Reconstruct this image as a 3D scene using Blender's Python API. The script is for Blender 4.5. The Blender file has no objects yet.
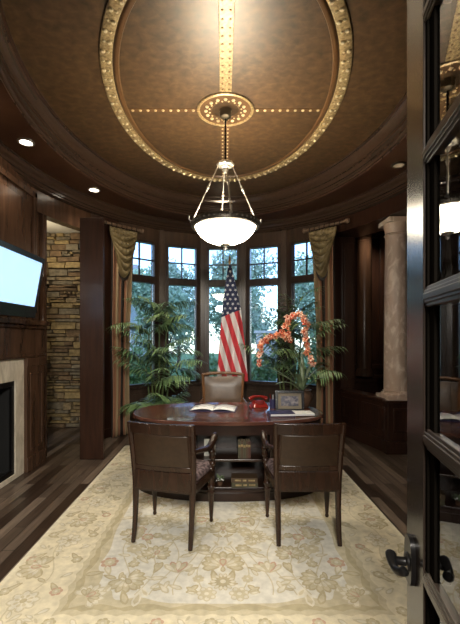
import bpy, math, random
from math import sin, cos, pi, radians, sqrt, atan2
from mathutils import Vector, Matrix
random.seed(7)
S = bpy.context.scene
C = S.collection

# ------------------------------------------------------------------ camera
cam_d = bpy.data.cameras.new('camera')
cam = bpy.data.objects.new('camera', cam_d)
C.objects.link(cam)
cam.location = (0, 0, 1.55)
cam.rotation_euler = (pi/2, 0, 0)
cam_d.sensor_fit = 'VERTICAL'
cam_d.sensor_height = 36.0
cam_d.lens = 370/624*36.0
cam_d.shift_x = 7/624
cam_d.shift_y = 26/624
cam_d.clip_start = 0.02
S.camera = cam

# ------------------------------------------------------------------ world, light, exposure
W = bpy.data.worlds.new('sky'); S.world = W; W.use_nodes = True
wn = W.node_tree.nodes; wl = W.node_tree.links
bg = wn['Background']
sky = wn.new('ShaderNodeTexSky'); sky.sky_type = 'NISHITA'
sky.sun_disc = False; sky.sun_elevation = radians(42); sky.sun_rotation = radians(200)
sky.air_density = 1.0; sky.dust_density = 0.6; sky.ozone_density = 4.0
wl.new(sky.outputs['Color'], bg.inputs['Color'])
bg.inputs['Strength'].default_value = 0.60
S.view_settings.view_transform = 'Standard'
S.view_settings.look = 'None'
S.view_settings.exposure = 0.12
S.view_settings.gamma = 1.0
S.view_settings.use_curve_mapping = False

def light(name, kind, loc, energy, color, rot=(0,0,0), **kw):
    d = bpy.data.lights.new(name, kind); d.energy = energy; d.color = color
    for k, v in kw.items(): setattr(d, k, v)
    o = bpy.data.objects.new(name, d); C.objects.link(o)
    o.location = loc; o.rotation_euler = rot
    return o
WARM = (1.0, 0.86, 0.66)
light('hall_ceiling_lamp', 'AREA', (0.0, -1.0, 2.70), 240, (1.0, 0.95, 0.85), (radians(28), 0, 0), shape='DISK', size=0.6)
light('chandelier_bulb', 'POINT', (0.025, 3.8, 2.69), 60, (1.0, 0.88, 0.70), shadow_soft_size=0.07)

# ------------------------------------------------------------------ materials
def mat(name, col, rough=0.5, metal=0.0, **kw):
    m = bpy.data.materials.new(name); m.use_nodes = True
    p = m.node_tree.nodes['Principled BSDF']
    p.inputs['Base Color'].default_value = (*col, 1)
    p.inputs['Roughness'].default_value = rough
    p.inputs['Metallic'].default_value = metal
    for k, v in kw.items():
        p.inputs[k].default_value = v
    return m
def noisy(name, c1, c2, scale=(8,8,8), rough=0.4, metal=0.0, detail=5, bump=0.0, lo=0.3, hi=0.7, dist=0.0, mid=None, coord='Object', **kw):
    m = mat(name, c1, rough, metal, **kw)
    n = m.node_tree.nodes; l = m.node_tree.links; p = n['Principled BSDF']
    tc = n.new('ShaderNodeTexCoord'); mp = n.new('ShaderNodeMapping'); mp.inputs['Scale'].default_value = scale
    nz = n.new('ShaderNodeTexNoise'); nz.inputs['Scale'].default_value = 1.0; nz.inputs['Detail'].default_value = detail
    nz.inputs['Distortion'].default_value = dist
    rp = n.new('ShaderNodeValToRGB'); e = rp.color_ramp.elements
    e[0].position = lo; e[0].color = (*c1, 1); e[1].position = hi; e[1].color = (*c2, 1)
    if mid:
        x = e.new((lo+hi)/2); x.color = (*mid, 1)
    l.new(tc.outputs[coord], mp.inputs['Vector']); l.new(mp.outputs['Vector'], nz.inputs['Vector'])
    l.new(nz.outputs['Fac'], rp.inputs['Fac']); l.new(rp.outputs['Color'], p.inputs['Base Color'])
    if bump:
        b = n.new('ShaderNodeBump'); b.inputs['Strength'].default_value = bump; b.inputs['Distance'].default_value = 0.01
        l.new(nz.outputs['Fac'], b.inputs['Height']); l.new(b.outputs['Normal'], p.inputs['Normal'])
    return m
def emis(name, col, strength):
    m = bpy.data.materials.new(name); m.use_nodes = True
    p = m.node_tree.nodes['Principled BSDF']
    p.inputs['Base Color'].default_value = (*col, 1)
    p.inputs['Emission Color'].default_value = (*col, 1)
    p.inputs['Emission Strength'].default_value = strength
    return m

WOOD   = noisy('dark_mahogany', (0.025,0.011,0.007), (0.050,0.021,0.012), (22,22,2.2), rough=0.30, dist=0.6)
WOODH  = noisy('dark_mahogany_lengthwise', (0.018,0.009,0.006), (0.036,0.017,0.011), (3,3,20), rough=0.28, dist=0.5)
PANEL  = noisy('walnut_panel', (0.040,0.021,0.013), (0.105,0.055,0.032), (9,9,1.0), rough=0.24, dist=1.0)
CROWN  = noisy('crown_wood', (0.043,0.026,0.018), (0.050,0.030,0.021), (30,30,30), rough=0.17)
SOFFIT = noisy('soffit_wood', (0.038,0.016,0.009), (0.066,0.029,0.015), (6,6,6), rough=0.30)
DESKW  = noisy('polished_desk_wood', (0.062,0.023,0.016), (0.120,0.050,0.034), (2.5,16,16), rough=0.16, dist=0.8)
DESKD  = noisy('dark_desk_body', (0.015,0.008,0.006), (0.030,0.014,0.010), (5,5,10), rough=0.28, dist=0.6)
CHAIRW = noisy('chair_wood', (0.017,0.0075,0.004), (0.034,0.0145,0.008), (18,18,4), rough=0.27, dist=0.5)
CHAIRL = noisy('golden_chair_wood', (0.12,0.055,0.022), (0.22,0.10,0.042), (18,18,4), rough=0.3)
LEATH  = noisy('brown_leather', (0.024,0.0125,0.0062), (0.038,0.020,0.0105), (30,30,30), rough=0.36, bump=0.15)
LEATHT = noisy('tan_leather', (0.095,0.058,0.034), (0.15,0.095,0.058), (9,9,9), rough=0.36, bump=0.1)
TAPES  = noisy('patterned_seat_fabric', (0.035,0.02,0.022), (0.17,0.12,0.12), (38,38,38), rough=0.75, detail=2, lo=0.42, hi=0.58)
CEIL   = noisy('glazed_bronze_ceiling', (0.026,0.0145,0.007), (0.100,0.059,0.027), (13,16,10), rough=0.43, detail=12, dist=0.35, mid=(0.058,0.0335,0.0155), bump=0.04, lo=0.28, hi=0.72, **{'Specular IOR Level': 0.6})
GOLD   = noisy('antique_gold', (0.17,0.120,0.055), (0.44,0.34,0.180), (45,45,45), rough=0.36, metal=0.25, bump=0.4)
GOLDB  = mat('bright_gold_stud', (0.78,0.68,0.46), 0.25, 0.15)
GOLDD  = mat('dark_gold_stud', (0.14,0.085,0.035), 0.35, 0.3)
BEAD   = mat('ceiling_bead_wood', (0.10,0.052,0.022), 0.35)
BLACKM = mat('black_iron', (0.012,0.011,0.011), 0.32, 0.6)
BRONZE = mat('aged_bronze', (0.10,0.085,0.065), 0.42, 0.8)
SILVER = mat('worn_silver', (0.52,0.50,0.46), 0.32, 0.9)
DOORW  = noisy('black_door_lacquer', (0.014,0.010,0.008), (0.026,0.018,0.014), (12,12,2), rough=0.22)
MUNTW  = noisy('door_muntin_wood', (0.030,0.022,0.017), (0.046,0.034,0.026), (12,12,2), rough=0.28)
BEADW  = mat('door_bead_shaded', (0.006,0.005,0.004), 0.8, **{'Specular IOR Level': 0.0})  # shadow of the recess put into this near-black, gloss removed
WINW   = noisy('window_wood', (0.030,0.018,0.013), (0.058,0.034,0.024), (20,20,2), rough=0.36)
BAYW   = noisy('bay_wood', (0.046,0.029,0.020), (0.082,0.052,0.036), (16,16,2), rough=0.30)
MARBLE = noisy('pink_marble', (0.60,0.44,0.34), (0.90,0.78,0.68), (7,7,4), rough=0.28, detail=8, dist=1.6, mid=(0.62,0.48,0.39))
PLAST  = noisy('pale_plaster', (0.58,0.54,0.46), (0.66,0.62,0.54), (4,4,4), rough=0.9)
SURR   = noisy('travertine', (0.46,0.40,0.31), (0.74,0.67,0.55), (12,12,5), rough=0.45, detail=8, dist=1.0)
SOOT   = mat('firebox_black', (0.012,0.012,0.012), 0.6)
TVB    = mat('black_plastic', (0.010,0.010,0.012), 0.25)
SCREEN = emis('lit_screen', (0.42,0.66,1.0), 1.0)
BOWL   = emis('frosted_glass_lit', (1.0,0.87,0.66), 24.0)
LAMP   = emis('downlight_lens', (1.0,0.90,0.72), 14.0)
LAMPD  = emis('dim_downlight_lens', (0.55,0.45,0.33), 0.10)
RODM   = mat('carved_rod_wood', (0.20,0.13,0.085), 0.35)
SWAG   = noisy('olive_gold_silk', (0.20,0.150,0.070), (0.36,0.28,0.145), (9,9,9), rough=0.30)  # blotchy tones help suggest lit and shaded folds
STR1   = mat('rust_stripe', (0.36,0.175,0.10), 0.5)
STR2   = mat('gold_stripe', (0.42,0.30,0.17), 0.45)
STR3   = mat('dark_stripe', (0.035,0.026,0.020), 0.6)
LEAFP  = noisy('palm_green', (0.05,0.125,0.045), (0.30,0.43,0.19), (7,7,7), rough=0.36)  # lighter green stands in for highlights on backlit fronds
LEAFD  = noisy('dark_leaf_green', (0.08,0.13,0.06), (0.28,0.34,0.20), (9,9,9), rough=0.35)
STEMM  = mat('palm_stem', (0.10,0.13,0.04), 0.5)
TREE1  = noisy('hazed_garden_leaf', (0.10,0.22,0.08), (0.33,0.50,0.23), (3,3,3), rough=0.6)  # leaf green lightened to stand in for haze at the windows
TREE2  = noisy('hazed_tree_leaf', (0.13,0.23,0.15), (0.36,0.50,0.36), (3,3,3), rough=0.6)  # window haze mixed into the leaf colour, paler and bluer
TREE3  = noisy('hazed_distant_leaf', (0.20,0.31,0.25), (0.42,0.54,0.46), (2,2,2), rough=0.7)  # haze of distance painted into the leaf colour
BARK   = mat('bark', (0.08,0.06,0.045), 0.9)
GRASS  = noisy('lawn', (0.05,0.12,0.03), (0.12,0.22,0.06), (5,5,5), rough=0.9)
HOUSEW = noisy('pale_siding', (0.42,0.46,0.50), (0.50,0.54,0.58), (1,1,14), rough=0.8)
ROOFM  = noisy('grey_shingle', (0.20,0.21,0.23), (0.32,0.33,0.36), (6,6,16), rough=0.8)
WHITE  = mat('white_paint', (0.78,0.78,0.78), 0.6)
PAGES  = mat('shaded_page_edges', (0.26,0.21,0.14), 0.8)  # page edges darkened to paint the dimness inside the desk shelf
PAPER  = mat('paper', (0.80,0.80,0.78), 0.7)
RED    = mat('red_plastic', (0.24,0.018,0.013), 0.2)
NAVY   = mat('navy_cover', (0.03,0.03,0.09), 0.4)
POTM   = noisy('bronze_pot', (0.05,0.03,0.02), (0.14,0.08,0.05), (10,10,10), rough=0.3)
SOIL   = mat('soil', (0.03,0.022,0.015), 0.95)
BLOSS  = [mat('orange_petal', (0.86,0.36,0.19), 0.55), mat('pale_coral_petal', (0.88,0.56,0.42), 0.55), mat('deep_red_petal', (0.62,0.12,0.06), 0.55)]
BOOKC  = [mat('book_oxblood', (0.06,0.02,0.013), 0.5), mat('book_olive', (0.06,0.055,0.03), 0.5), mat('book_brown', (0.065,0.04,0.022), 0.5), mat('book_black', (0.025,0.022,0.02), 0.5)]  # cover colours darkened for the low light inside the shelf
PHOTO  = noisy('old_photograph', (0.03,0.03,0.06), (0.22,0.19,0.20), (26,26,26), rough=0.35, detail=3, lo=0.42, hi=0.62)
MATB   = mat('frame_mat_board', (0.19,0.155,0.105), 0.6)

def glassmat(name, tint, ior=1.5, boost=0.0):
    m = bpy.data.materials.new(name); m.use_nodes = True
    n = m.node_tree.nodes; l = m.node_tree.links; n.clear()
    o = n.new('ShaderNodeOutputMaterial'); mx = n.new('ShaderNodeMixShader')
    t = n.new('ShaderNodeBsdfTransparent'); t.inputs['Color'].default_value = (*tint, 1)
    g = n.new('ShaderNodeBsdfGlossy'); g.inputs['Roughness'].default_value = 0.0; g.inputs['Color'].default_value = (1,1,1,1)
    f = n.new('ShaderNodeFresnel'); f.inputs['IOR'].default_value = ior
    l.new(f.outputs[0], mx.inputs[0]); l.new(t.outputs[0], mx.inputs[1]); l.new(g.outputs[0], mx.inputs[2])
    l.new(mx.outputs[0], o.inputs['Surface'])
    return m
GLASS = glassmat('window_glass', (0.93,0.97,1.0))
DGLASS = glassmat('door_glass', (0.92,0.95,0.95), ior=1.9)

def floor_material():
    m = mat('hand_scraped_planks', (0.06,0.04,0.03), 0.30)
    n = m.node_tree.nodes; l = m.node_tree.links; p = n['Principled BSDF']
    tc = n.new('ShaderNodeTexCoord'); mp = n.new('ShaderNodeMapping'); mp.inputs['Rotation'].default_value = (0,0,pi/2)
    br = n.new('ShaderNodeTexBrick'); br.inputs['Scale'].default_value = 1.0
    br.inputs['Color1'].default_value = (0.048,0.029,0.019,1); br.inputs['Color2'].default_value = (0.27,0.205,0.155,1)
    br.inputs['Mortar'].default_value = (0.012,0.008,0.006,1); br.inputs['Mortar Size'].default_value = 0.003
    br.inputs['Brick Width'].default_value = 0.9; br.inputs['Row Height'].default_value = 0.095; br.offset = 0.37
    br.inputs['Bias'].default_value = -0.15
    l.new(tc.outputs['Object'], mp.inputs['Vector']); l.new(mp.outputs['Vector'], br.inputs['Vector'])
    mp2 = n.new('ShaderNodeMapping'); mp2.inputs['Scale'].default_value = (30,2.5,1)
    nz = n.new('ShaderNodeTexNoise'); nz.inputs['Scale'].default_value = 1.0; nz.inputs['Detail'].default_value = 6
    l.new(tc.outputs['Object'], mp2.inputs['Vector']); l.new(mp2.outputs['Vector'], nz.inputs['Vector'])
    mx = n.new('ShaderNodeMix'); mx.data_type = 'RGBA'; mx.blend_type = 'MULTIPLY'; mx.inputs[0].default_value = 0.75
    rp = n.new('ShaderNodeValToRGB'); rp.color_ramp.elements[0].position = 0.3; rp.color_ramp.elements[0].color = (0.45,0.43,0.42,1)
    rp.color_ramp.elements[1].position = 0.7; rp.color_ramp.elements[1].color = (1.15,1.15,1.15,1)
    l.new(nz.outputs['Fac'], rp.inputs['Fac']); l.new(br.outputs['Color'], mx.inputs[6]); l.new(rp.outputs['Color'], mx.inputs[7])
    l.new(mx.outputs[2], p.inputs['Base Color'])
    b = n.new('ShaderNodeBump'); b.inputs['Strength'].default_value = 0.25; b.inputs['Distance'].default_value = 0.01
    l.new(nz.outputs['Fac'], b.inputs['Height']); l.new(b.outputs['Normal'], p.inputs['Normal'])
    return m
FLOOR = floor_material()

def stone_material(name, hue):
    return noisy(name, tuple(c*0.55 for c in hue), tuple(min(1, c*1.3) for c in hue), (16,16,22), rough=0.85, detail=8, bump=0.6)
STONES = [stone_material('ledgestone_tan', (0.30,0.22,0.12)), stone_material('ledgestone_ochre', (0.36,0.26,0.12)),
          stone_material('ledgestone_grey', (0.22,0.18,0.12)), stone_material('ledgestone_brown', (0.20,0.13,0.07))]
MORT = mat('deep_joint', (0.03,0.023,0.016), 0.95)

def flag_material():
    # striped and starred cloth; UV.x = distance across the stripes, UV.y = distance down from the top, in hundredths
    m = mat('flag_cloth', (0.7,0.7,0.7), 0.65)
    n = m.node_tree.nodes; l = m.node_tree.links; p = n['Principled BSDF']
    def mth(op, a, b=None, c=None):
        x = n.new('ShaderNodeMath'); x.operation = op
        for i, v in enumerate((a, b, c)):
            if v is None: continue
            if isinstance(v, (int, float)): x.inputs[i].default_value = v
            else: l.new(v, x.inputs[i])
        return x.outputs[0]
    uv = n.new('ShaderNodeTexCoord'); sp = n.new('ShaderNodeSeparateXYZ'); l.new(uv.outputs['UV'], sp.inputs[0])
    X = mth('MULTIPLY', sp.outputs[0], 100.0); Y = mth('MULTIPLY', sp.outputs[1], 100.0)   # pixels-sized units
    st = mth('SUBTRACT', X, mth('MULTIPLY', Y, 0.30))
    stripe = mth('GREATER_THAN', mth('FRACT', mth('DIVIDE', mth('ADD', st, 200.0), 10.4)), 0.5)
    r1 = n.new('ShaderNodeMix'); r1.data_type = 'RGBA'
    r1.inputs[6].default_value = (0.78,0.74,0.74,1); r1.inputs[7].default_value = (0.60,0.045,0.06,1)
    l.new(stripe, r1.inputs[0])
    # stars, staggered rows
    ry = mth('DIVIDE', Y, 4.6); row = mth('FLOOR', ry); fy = mth('SUBTRACT', mth('FRACT', ry), 0.5)
    cx = mth('ADD', mth('DIVIDE', mth('ADD', X, 200.0), 5.2), mth('MULTIPLY', mth('MODULO', row, 2.0), 0.5))
    fx = mth('SUBTRACT', mth('FRACT', cx), 0.5)
    dx = mth('MULTIPLY', fx, 5.2); dy = mth('MULTIPLY', fy, 4.6)
    rr = mth('SQRT', mth('ADD', mth('MULTIPLY', dx, dx), mth('MULTIPLY', dy, dy)))
    an = mth('ARCTAN2', dx, dy)
    rad = mth('ADD', 1.12, mth('MULTIPLY', mth('COSINE', mth('MULTIPLY', an, 5.0)), 0.38))
    star = mth('LESS_THAN', rr, rad)
    r2 = n.new('ShaderNodeMix'); r2.data_type = 'RGBA'
    r2.inputs[6].default_value = (0.022,0.03,0.085,1); r2.inputs[7].default_value = (0.74,0.74,0.76,1)
    l.new(star, r2.inputs[0])
    can = mth('LESS_THAN', mth('ADD', Y, mth('MULTIPLY', X, 0.38)), 54.0)
    r3 = n.new('ShaderNodeMix'); r3.data_type = 'RGBA'
    l.new(can, r3.inputs[0]); l.new(r1.outputs[2], r3.inputs[6]); l.new(r2.outputs[2], r3.inputs[7])
    l.new(r3.outputs[2], p.inputs['Base Color'])
    return m
FLAGM = flag_material()

# ------------------------------------------------------------------ mesh builder
class MB:
    def __init__(s): s.v = []; s.f = []; s.m = []; s.uv = None
    def add(s, vs, fs, mi=0, M=None):
        o = len(s.v)
        s.v += [tuple(M @ Vector(p)) if M else tuple(p) for p in vs]
        s.f += [tuple(i+o for i in f) for f in fs]; s.m += [mi]*len(fs)
        return s
    def box(s, x0, x1, y0, y1, z0, z1, mi=0, M=None):
        vs = [(x0,y0,z0),(x1,y0,z0),(x1,y1,z0),(x0,y1,z0),(x0,y0,z1),(x1,y0,z1),(x1,y1,z1),(x0,y1,z1)]
        return s.add(vs, [(3,2,1,0),(4,5,6,7),(0,1,5,4),(1,2,6,5),(2,3,7,6),(3,0,4,7)], mi, M)
    def seg(s, p0, p1, s0, s1, z0, z1, d0, d1, mi=0):
        # box along the plan segment p0->p1; d is measured to the left of the direction
        dx, dy = p1[0]-p0[0], p1[1]-p0[1]; L = sqrt(dx*dx+dy*dy); u = (dx/L, dy/L); nn = (-u[1], u[0])
        M = Matrix(((u[0],nn[0],0,p0[0]),(u[1],nn[1],0,p0[1]),(0,0,1,0),(0,0,0,1)))
        return s.box(s0, s1, d0, d1, z0, z1, mi, M)
    def lathe(s, prof, n=24, c=(0,0,0), mi=0, a=1.0, b=1.0, M=None, cap=True):
        vs = []; fs = []
        for r, z in prof:
            for i in range(n):
                t = 2*pi*i/n; vs.append((c[0]+a*r*cos(t), c[1]+b*r*sin(t), c[2]+z))
        k = len(prof)
        for j in range(k-1):
            for i in range(n):
                i2 = (i+1) % n
                fs.append((j*n+i, j*n+i2, (j+1)*n+i2, (j+1)*n+i))
        if cap:
            fs.append(tuple(reversed(range(n)))); fs.append(tuple((k-1)*n+i for i in range(n)))
        return s.add(vs, fs, mi, M)
    def tube(s, pts, r, n=8, mi=0, cap=True, closed=False):
        P = [Vector(p) for p in pts]; k = len(P)
        R = r if isinstance(r, (list, tuple)) else [r]*k
        vs = []; fs = []; up = None
        for j in range(k):
            if closed: t = P[(j+1) % k]-P[j-1]
            else: t = P[min(j+1,k-1)]-P[max(j-1,0)]
            t.normalize()
            if up is None:
                up = Vector((0,0,1)) if abs(t.z) < 0.9 else Vector((1,0,0))
            a = up - t*up.dot(t)
            if a.length < 1e-5: a = t.orthogonal()
            a.normalize(); up = a; b = t.cross(a)
            for i in range(n):
                q = 2*pi*i/n
                vs.append(P[j]+a*cos(q)*R[j]+b*sin(q)*R[j])
        rng = k if closed else k-1
        for j in range(rng):
            j2 = (j+1) % k
            for i in range(n):
                i2 = (i+1) % n
                fs.append((j*n+i, j*n+i2, j2*n+i2, j2*n+i))
        if cap and not closed:
            fs.append(tuple(reversed(range(n)))); fs.append(tuple((k-1)*n+i for i in range(n)))
        return s.add(vs, fs, mi)
    def prism(s, poly, z0, z1, mi=0, M=None):
        n = len(poly)
        vs = [(x,y,z0) for x,y in poly]+[(x,y,z1) for x,y in poly]
        fs = [tuple(reversed(range(n))), tuple(range(n,2*n))]+[(i,(i+1)%n,n+(i+1)%n,n+i) for i in range(n)]
        return s.add(vs, fs, mi, M)
    def sphere(s, c, r, nu=8, nv=5, mi=0, sc=(1,1,1)):
        vs = [(c[0], c[1], c[2]-r*sc[2])]; fs = []
        for j in range(1, nv):
            ph = -pi/2+pi*j/nv
            for i in range(nu):
                t = 2*pi*i/nu
                vs.append((c[0]+r*sc[0]*cos(ph)*cos(t), c[1]+r*sc[1]*cos(ph)*sin(t), c[2]+r*sc[2]*sin(ph)))
        vs.append((c[0], c[1], c[2]+r*sc[2])); top = len(vs)-1
        for i in range(nu):
            fs.append((0, 1+(i+1)%nu, 1+i)); fs.append((top, 1+(nv-2)*nu+i, 1+(nv-2)*nu+(i+1)%nu))
        for j in range(nv-2):
            for i in range(nu):
                fs.append((1+j*nu+i, 1+j*nu+(i+1)%nu, 1+(j+1)*nu+(i+1)%nu, 1+(j+1)*nu+i))
        return s.add(vs, fs, mi)
    def sheet(s, fn, nu, nv, mi=0, mfn=None):
        o = len(s.v)
        for j in range(nv+1):
            for i in range(nu+1):
                s.v.append(tuple(fn(i/nu, j/nv)))
        for j in range(nv):
            for i in range(nu):
                a = o+j*(nu+1)+i
                s.f.append((a, a+1, a+nu+2, a+nu+1)); s.m.append(mfn(i, j) if mfn else mi)
        return s
    def sweep(s, path, prof, closed=False, mi=0):
        # path: plan points [(x,y,nx,ny)], prof: [(offset along n, z)]
        o = len(s.v); k = len(prof)
        for x, y, nx, ny in path:
            for d, z in prof: s.v.append((x+nx*d, y+ny*d, z))
        N = len(path)
        for j in range(N if closed else N-1):
            j2 = (j+1) % N
            for i in range(k-1):
                s.f.append((o+j*k+i, o+j2*k+i, o+j2*k+i+1, o+j*k+i+1)); s.m.append(mi)
        return s
    def build(s, name, mats, parent=None, smooth=35, bevel=0, loc=None, solid=0):
        me = bpy.data.meshes.new(name); me.from_pydata(s.v, [], s.f)
        if not isinstance(mats, (list, tuple)): mats = [mats]
        for m in mats: me.materials.append(m)
        me.polygons.foreach_set('material_index', s.m)
        if smooth:
            me.polygons.foreach_set('use_smooth', [True]*len(me.polygons))
            me.set_sharp_from_angle(angle=radians(smooth))
        me.update()
        o = bpy.data.objects.new(name, me); C.objects.link(o)
        if loc: o.location = loc
        if parent: o.parent = parent
        if bevel:
            b = o.modifiers.new('bevel', 'BEVEL'); b.width = bevel; b.segments = 2; b.limit_method = 'ANGLE'; b.angle_limit = radians(40)
        if solid:
            q = o.modifiers.new('solid', 'SOLIDIFY'); q.thickness = solid; q.offset = 0
        return o
def tag(o, label, cat, group=None, kind=None):
    if label: o['label'] = label
    if cat: o['category'] = cat
    if group: o['group'] = group
    if kind: o['kind'] = kind
    return o
def thing(name, label, cat, loc=(0,0,0), rotz=0, group=None):
    o = bpy.data.objects.new(name, None); C.objects.link(o); o.empty_display_size = 0.1
    o.location = loc; o.rotation_euler = (0,0,rotz)
    return tag(o, label, cat, group)
def struct(name, loc=(0,0,0), rotz=0):
    o = bpy.data.objects.new(name, None); C.objects.link(o); o.location = loc; o.rotation_euler = (0,0,rotz); o['kind'] = 'structure'
    return o
def st(o): o['kind'] = 'structure'; return o
def dup(root, label=None, loc=None, rotz=None):
    r = root.copy(); C.objects.link(r)
    if label: r['label'] = label
    if loc: r.location = loc
    if rotz is not None: r.rotation_euler = (0,0,rotz)
    for ch in list(root.children):
        c = ch.copy(); C.objects.link(c); c.parent = r
        for g in list(ch.children):
            d = g.copy(); C.objects.link(d); d.parent = c
    return r

# ------------------------------------------------------------------ room plan
CY = 3.75; WA, WB = 2.45, 2.98        # the oval of the walls
TCY = 3.72; TA, TB = 1.75, 2.43       # the oval of the raised ceiling
ZC = 3.892; ZS = 3.60                 # ceiling, soffit
def ell(a, b, cy, t0, t1, n, closed=False):
    out = []
    for i in range(n if closed else n+1):
        t = t0+(t1-t0)*i/n
        nx, ny = cos(t)/a, sin(t)/b; L = sqrt(nx*nx+ny*ny)
        out.append((a*cos(t), cy+b*sin(t), nx/L, ny/L))
    return out

# floor
b = MB(); b.box(-4.0, 4.2, -3.2, 7.3, -0.1, 0.0)
st(b.build('floor', FLOOR, smooth=0))
# ceiling sheet, with the oval inside the crown finished in bronze glaze
b = MB(); b.box(-4.0, 4.2, -0.3, 7.4, ZC, ZC+0.1)
ceiling = st(b.build('ceiling', CEIL, smooth=0))
# soffit ring with the oval cut out
def soffit():
    b = MB(); N = 96; inner = ell(TA+0.10, TB+0.10, TCY, 0, 2*pi, N, True)
    X0, X1, Y0, Y1 = -2.75, 2.75, -0.1, 7.25
    vs = [(x, y, ZS) for x, y, _, _ in inner]
    for x, y, _, _ in inner:
        dx, dy = x, y-TCY
        k = 1e9
        if dx > 1e-9: k = min(k, X1/dx)
        if dx < -1e-9: k = min(k, X0/dx)
        if dy > 1e-9: k = min(k, (Y1-TCY)/dy)
        if dy < -1e-9: k = min(k, (Y0-TCY)/dy)
        vs.append((dx*k, TCY+dy*k, ZS))
    fs = [(i, N+i, N+(i+1) % N, (i+1) % N) for i in range(N)]
    b.add(vs, fs)
    return b
st(soffit().build('ceiling_soffit', SOFFIT, smooth=0, solid=0.02))
# crown moulding round the oval tray
b = MB()
prof = [(0,ZC),(0,3.874),(0.018,3.872),(0.018,3.858),(0.030,3.842),(0.040,3.818),(0.062,3.795),(0.086,3.780),(0.086,3.762),(0.104,3.758),(0.104,3.722),(0.092,3.716),(0.092,3.692),
        (0.112,3.688),(0.112,3.664),(0.088,3.655),(0.072,3.640),(0.068,3.622),(0.080,3.610),(0.100,3.606),(0.10,3.585)]
b.sweep(ell(TA, TB, TCY, 0, 2*pi, 120, True), prof, True)
st(b.build('trim_1', CROWN, smooth=14))
# cornice along the oval wall
b = MB()
cprof = [(-0.12,3.60),(-0.12,3.578),(-0.104,3.575),(-0.104,3.562),(-0.088,3.54),(-0.058,3.52),(-0.052,3.50),(-0.062,3.497),(-0.062,3.482),(-0.040,3.478),(-0.040,3.448),(-0.022,3.443),(-0.022,3.425),(0.03,3.41),(0.03,3.6)]
b.sweep(ell(WA-0.03, WB-0.03, CY, radians(-14), radians(194), 110), cprof)
st(b.build('trim_2', CROWN, smooth=14))

# ---- left wall, opening for the firebox
b = MB()
XL = -2.36
b.box(XL-0.2, XL, -0.1, 3.0, 0, 3.7); b.box(XL-0.2, XL, 3.0, 4.10, 1.08, 3.7); b.box(XL-0.2, XL, 4.10, 4.86, 0, 3.7)
b.box(XL-0.2, XL, 3.0, 4.10, 0.0, 0.05)
b.box(XL-0.55, XL-0.53, 2.9, 4.2, 0, 1.2)
st(b.build('wall_left', PANEL, smooth=0))
# raised panelling above the mantel
b = MB()
for (y0, y1, z0, z1) in ((2.45, 4.64, 1.86, 3.36),):
    f = 0.075
    b.box(XL, XL+0.035, y0, y1, z0, z0+f); b.box(XL, XL+0.035, y0, y1, z1-f, z1)
    b.box(XL, XL+0.035, y0, y0+f, z0, z1); b.box(XL, XL+0.035, y1-f, y1, z0, z1)
    b.box(XL, XL+0.022, y0+0.16, y1-0.16, z0+0.16, z1-0.16)
b.box(XL, XL+0.05, 4.76, 4.86, 0, 3.42)
st(b.build('trim_3', PANEL, smooth=0, bevel=0.008))
# frieze above the left opening and beside it
def frieze(t0, t1, z0, z1, d0, d1, n=24):
    b = MB(); p = ell(WA, WB, CY, t0, t1, n)
    b.sweep(p, [(d0,z1),(d0,z0),(d1,z0),(d1,z1),(d0,z1)])
    return b
def tY(Y): return math.asin((Y-CY)/WB)
st(frieze(pi-tY(4.40), pi-tY(6.0), 3.14, 3.64, 0.0, 0.14).build('wall_left_frieze', PANEL, smooth=30))
# wall between the left opening and the bay
b = MB(); b.seg((-1.68,5.92), (-1.985,5.50), 0, 0.52, 0, 3.64, -0.18, 0)
st(b.build('wall_left_jamb', WOOD, smooth=0))
# passage behind the left opening: stone wall, plaster ceiling, end wall
b = MB(); b.box(-3.9, -2.02, 6.46, 6.6, 0, 3.6)
b2 = MB(); rnd = random.Random(3)
def stone(x, x1, z, h):
    d = rnd.uniform(0.0,0.075); k = 0.005; q = 0.013; u = lambda a: rnd.uniform(-a,a)
    vs = [(x+k,6.46,z+k),(x1-k,6.46,z+k),(x1-k,6.46,z+h-k),(x+k,6.46,z+h-k)]
    fr = [(x+q+u(.008),6.42-d+u(.016),z+q*.7+u(.007)),(x1-q+u(.008),6.42-d+u(.016),z+q*.7+u(.007)),(x1-q+u(.008),6.42-d+u(.016),z+h-q*.7+u(.007)),(x+q+u(.008),6.42-d+u(.016),z+h-q*.7+u(.007))]
    b2.add(vs+fr, [(4,5,6,7),(0,1,5,4),(1,2,6,5),(2,3,7,6),(3,0,4,7)], rnd.choice((0,0,1,1,2,2,3)))
z = 0.0
while z < 3.36:
    h = min(rnd.choice((0.06,0.075,0.09,0.11,0.13)), 3.37-z)
    x = -3.6+rnd.uniform(-0.2,0)
    while x < -2.06:
        x1 = min(x+rnd.uniform(0.12,0.5), -2.05)
        if h > 0.085 and rnd.random() < 0.45:
            m_ = h*rnd.uniform(0.4,0.6); stone(x, x1, z, m_)
            xm = x+(x1-x)*rnd.uniform(0.35,0.65); stone(x, xm, z+m_, h-m_); stone(xm, x1, z+m_, h-m_)
        else: stone(x, x1, z, h)
        x = x1
    z += h
wp = st(b.build('wall_passage', MORT, smooth=0))
b2.build('stone_facing', STONES, parent=wp, smooth=0)
b = MB(); b.prism([(-2.62,4.80)]+[(x+nx*0.08, y+ny*0.08) for x, y, nx, ny in ell(WA, WB, CY, pi-tY(4.84), pi-tY(5.60), 8)]+[(-2.06,6.6),(-3.9,6.6),(-3.9,4.80)], 3.37, 3.45); st(b.build('ceiling_passage', PLAST, smooth=0))
b = MB(); b.box(-4.0, -3.75, 4.6, 6.6, 0, 3.5); b.box(-3.9, -2.57, 4.60, 4.76, 0, 3.5); st(b.build('wall_passage_end', PLAST, smooth=0))
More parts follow.
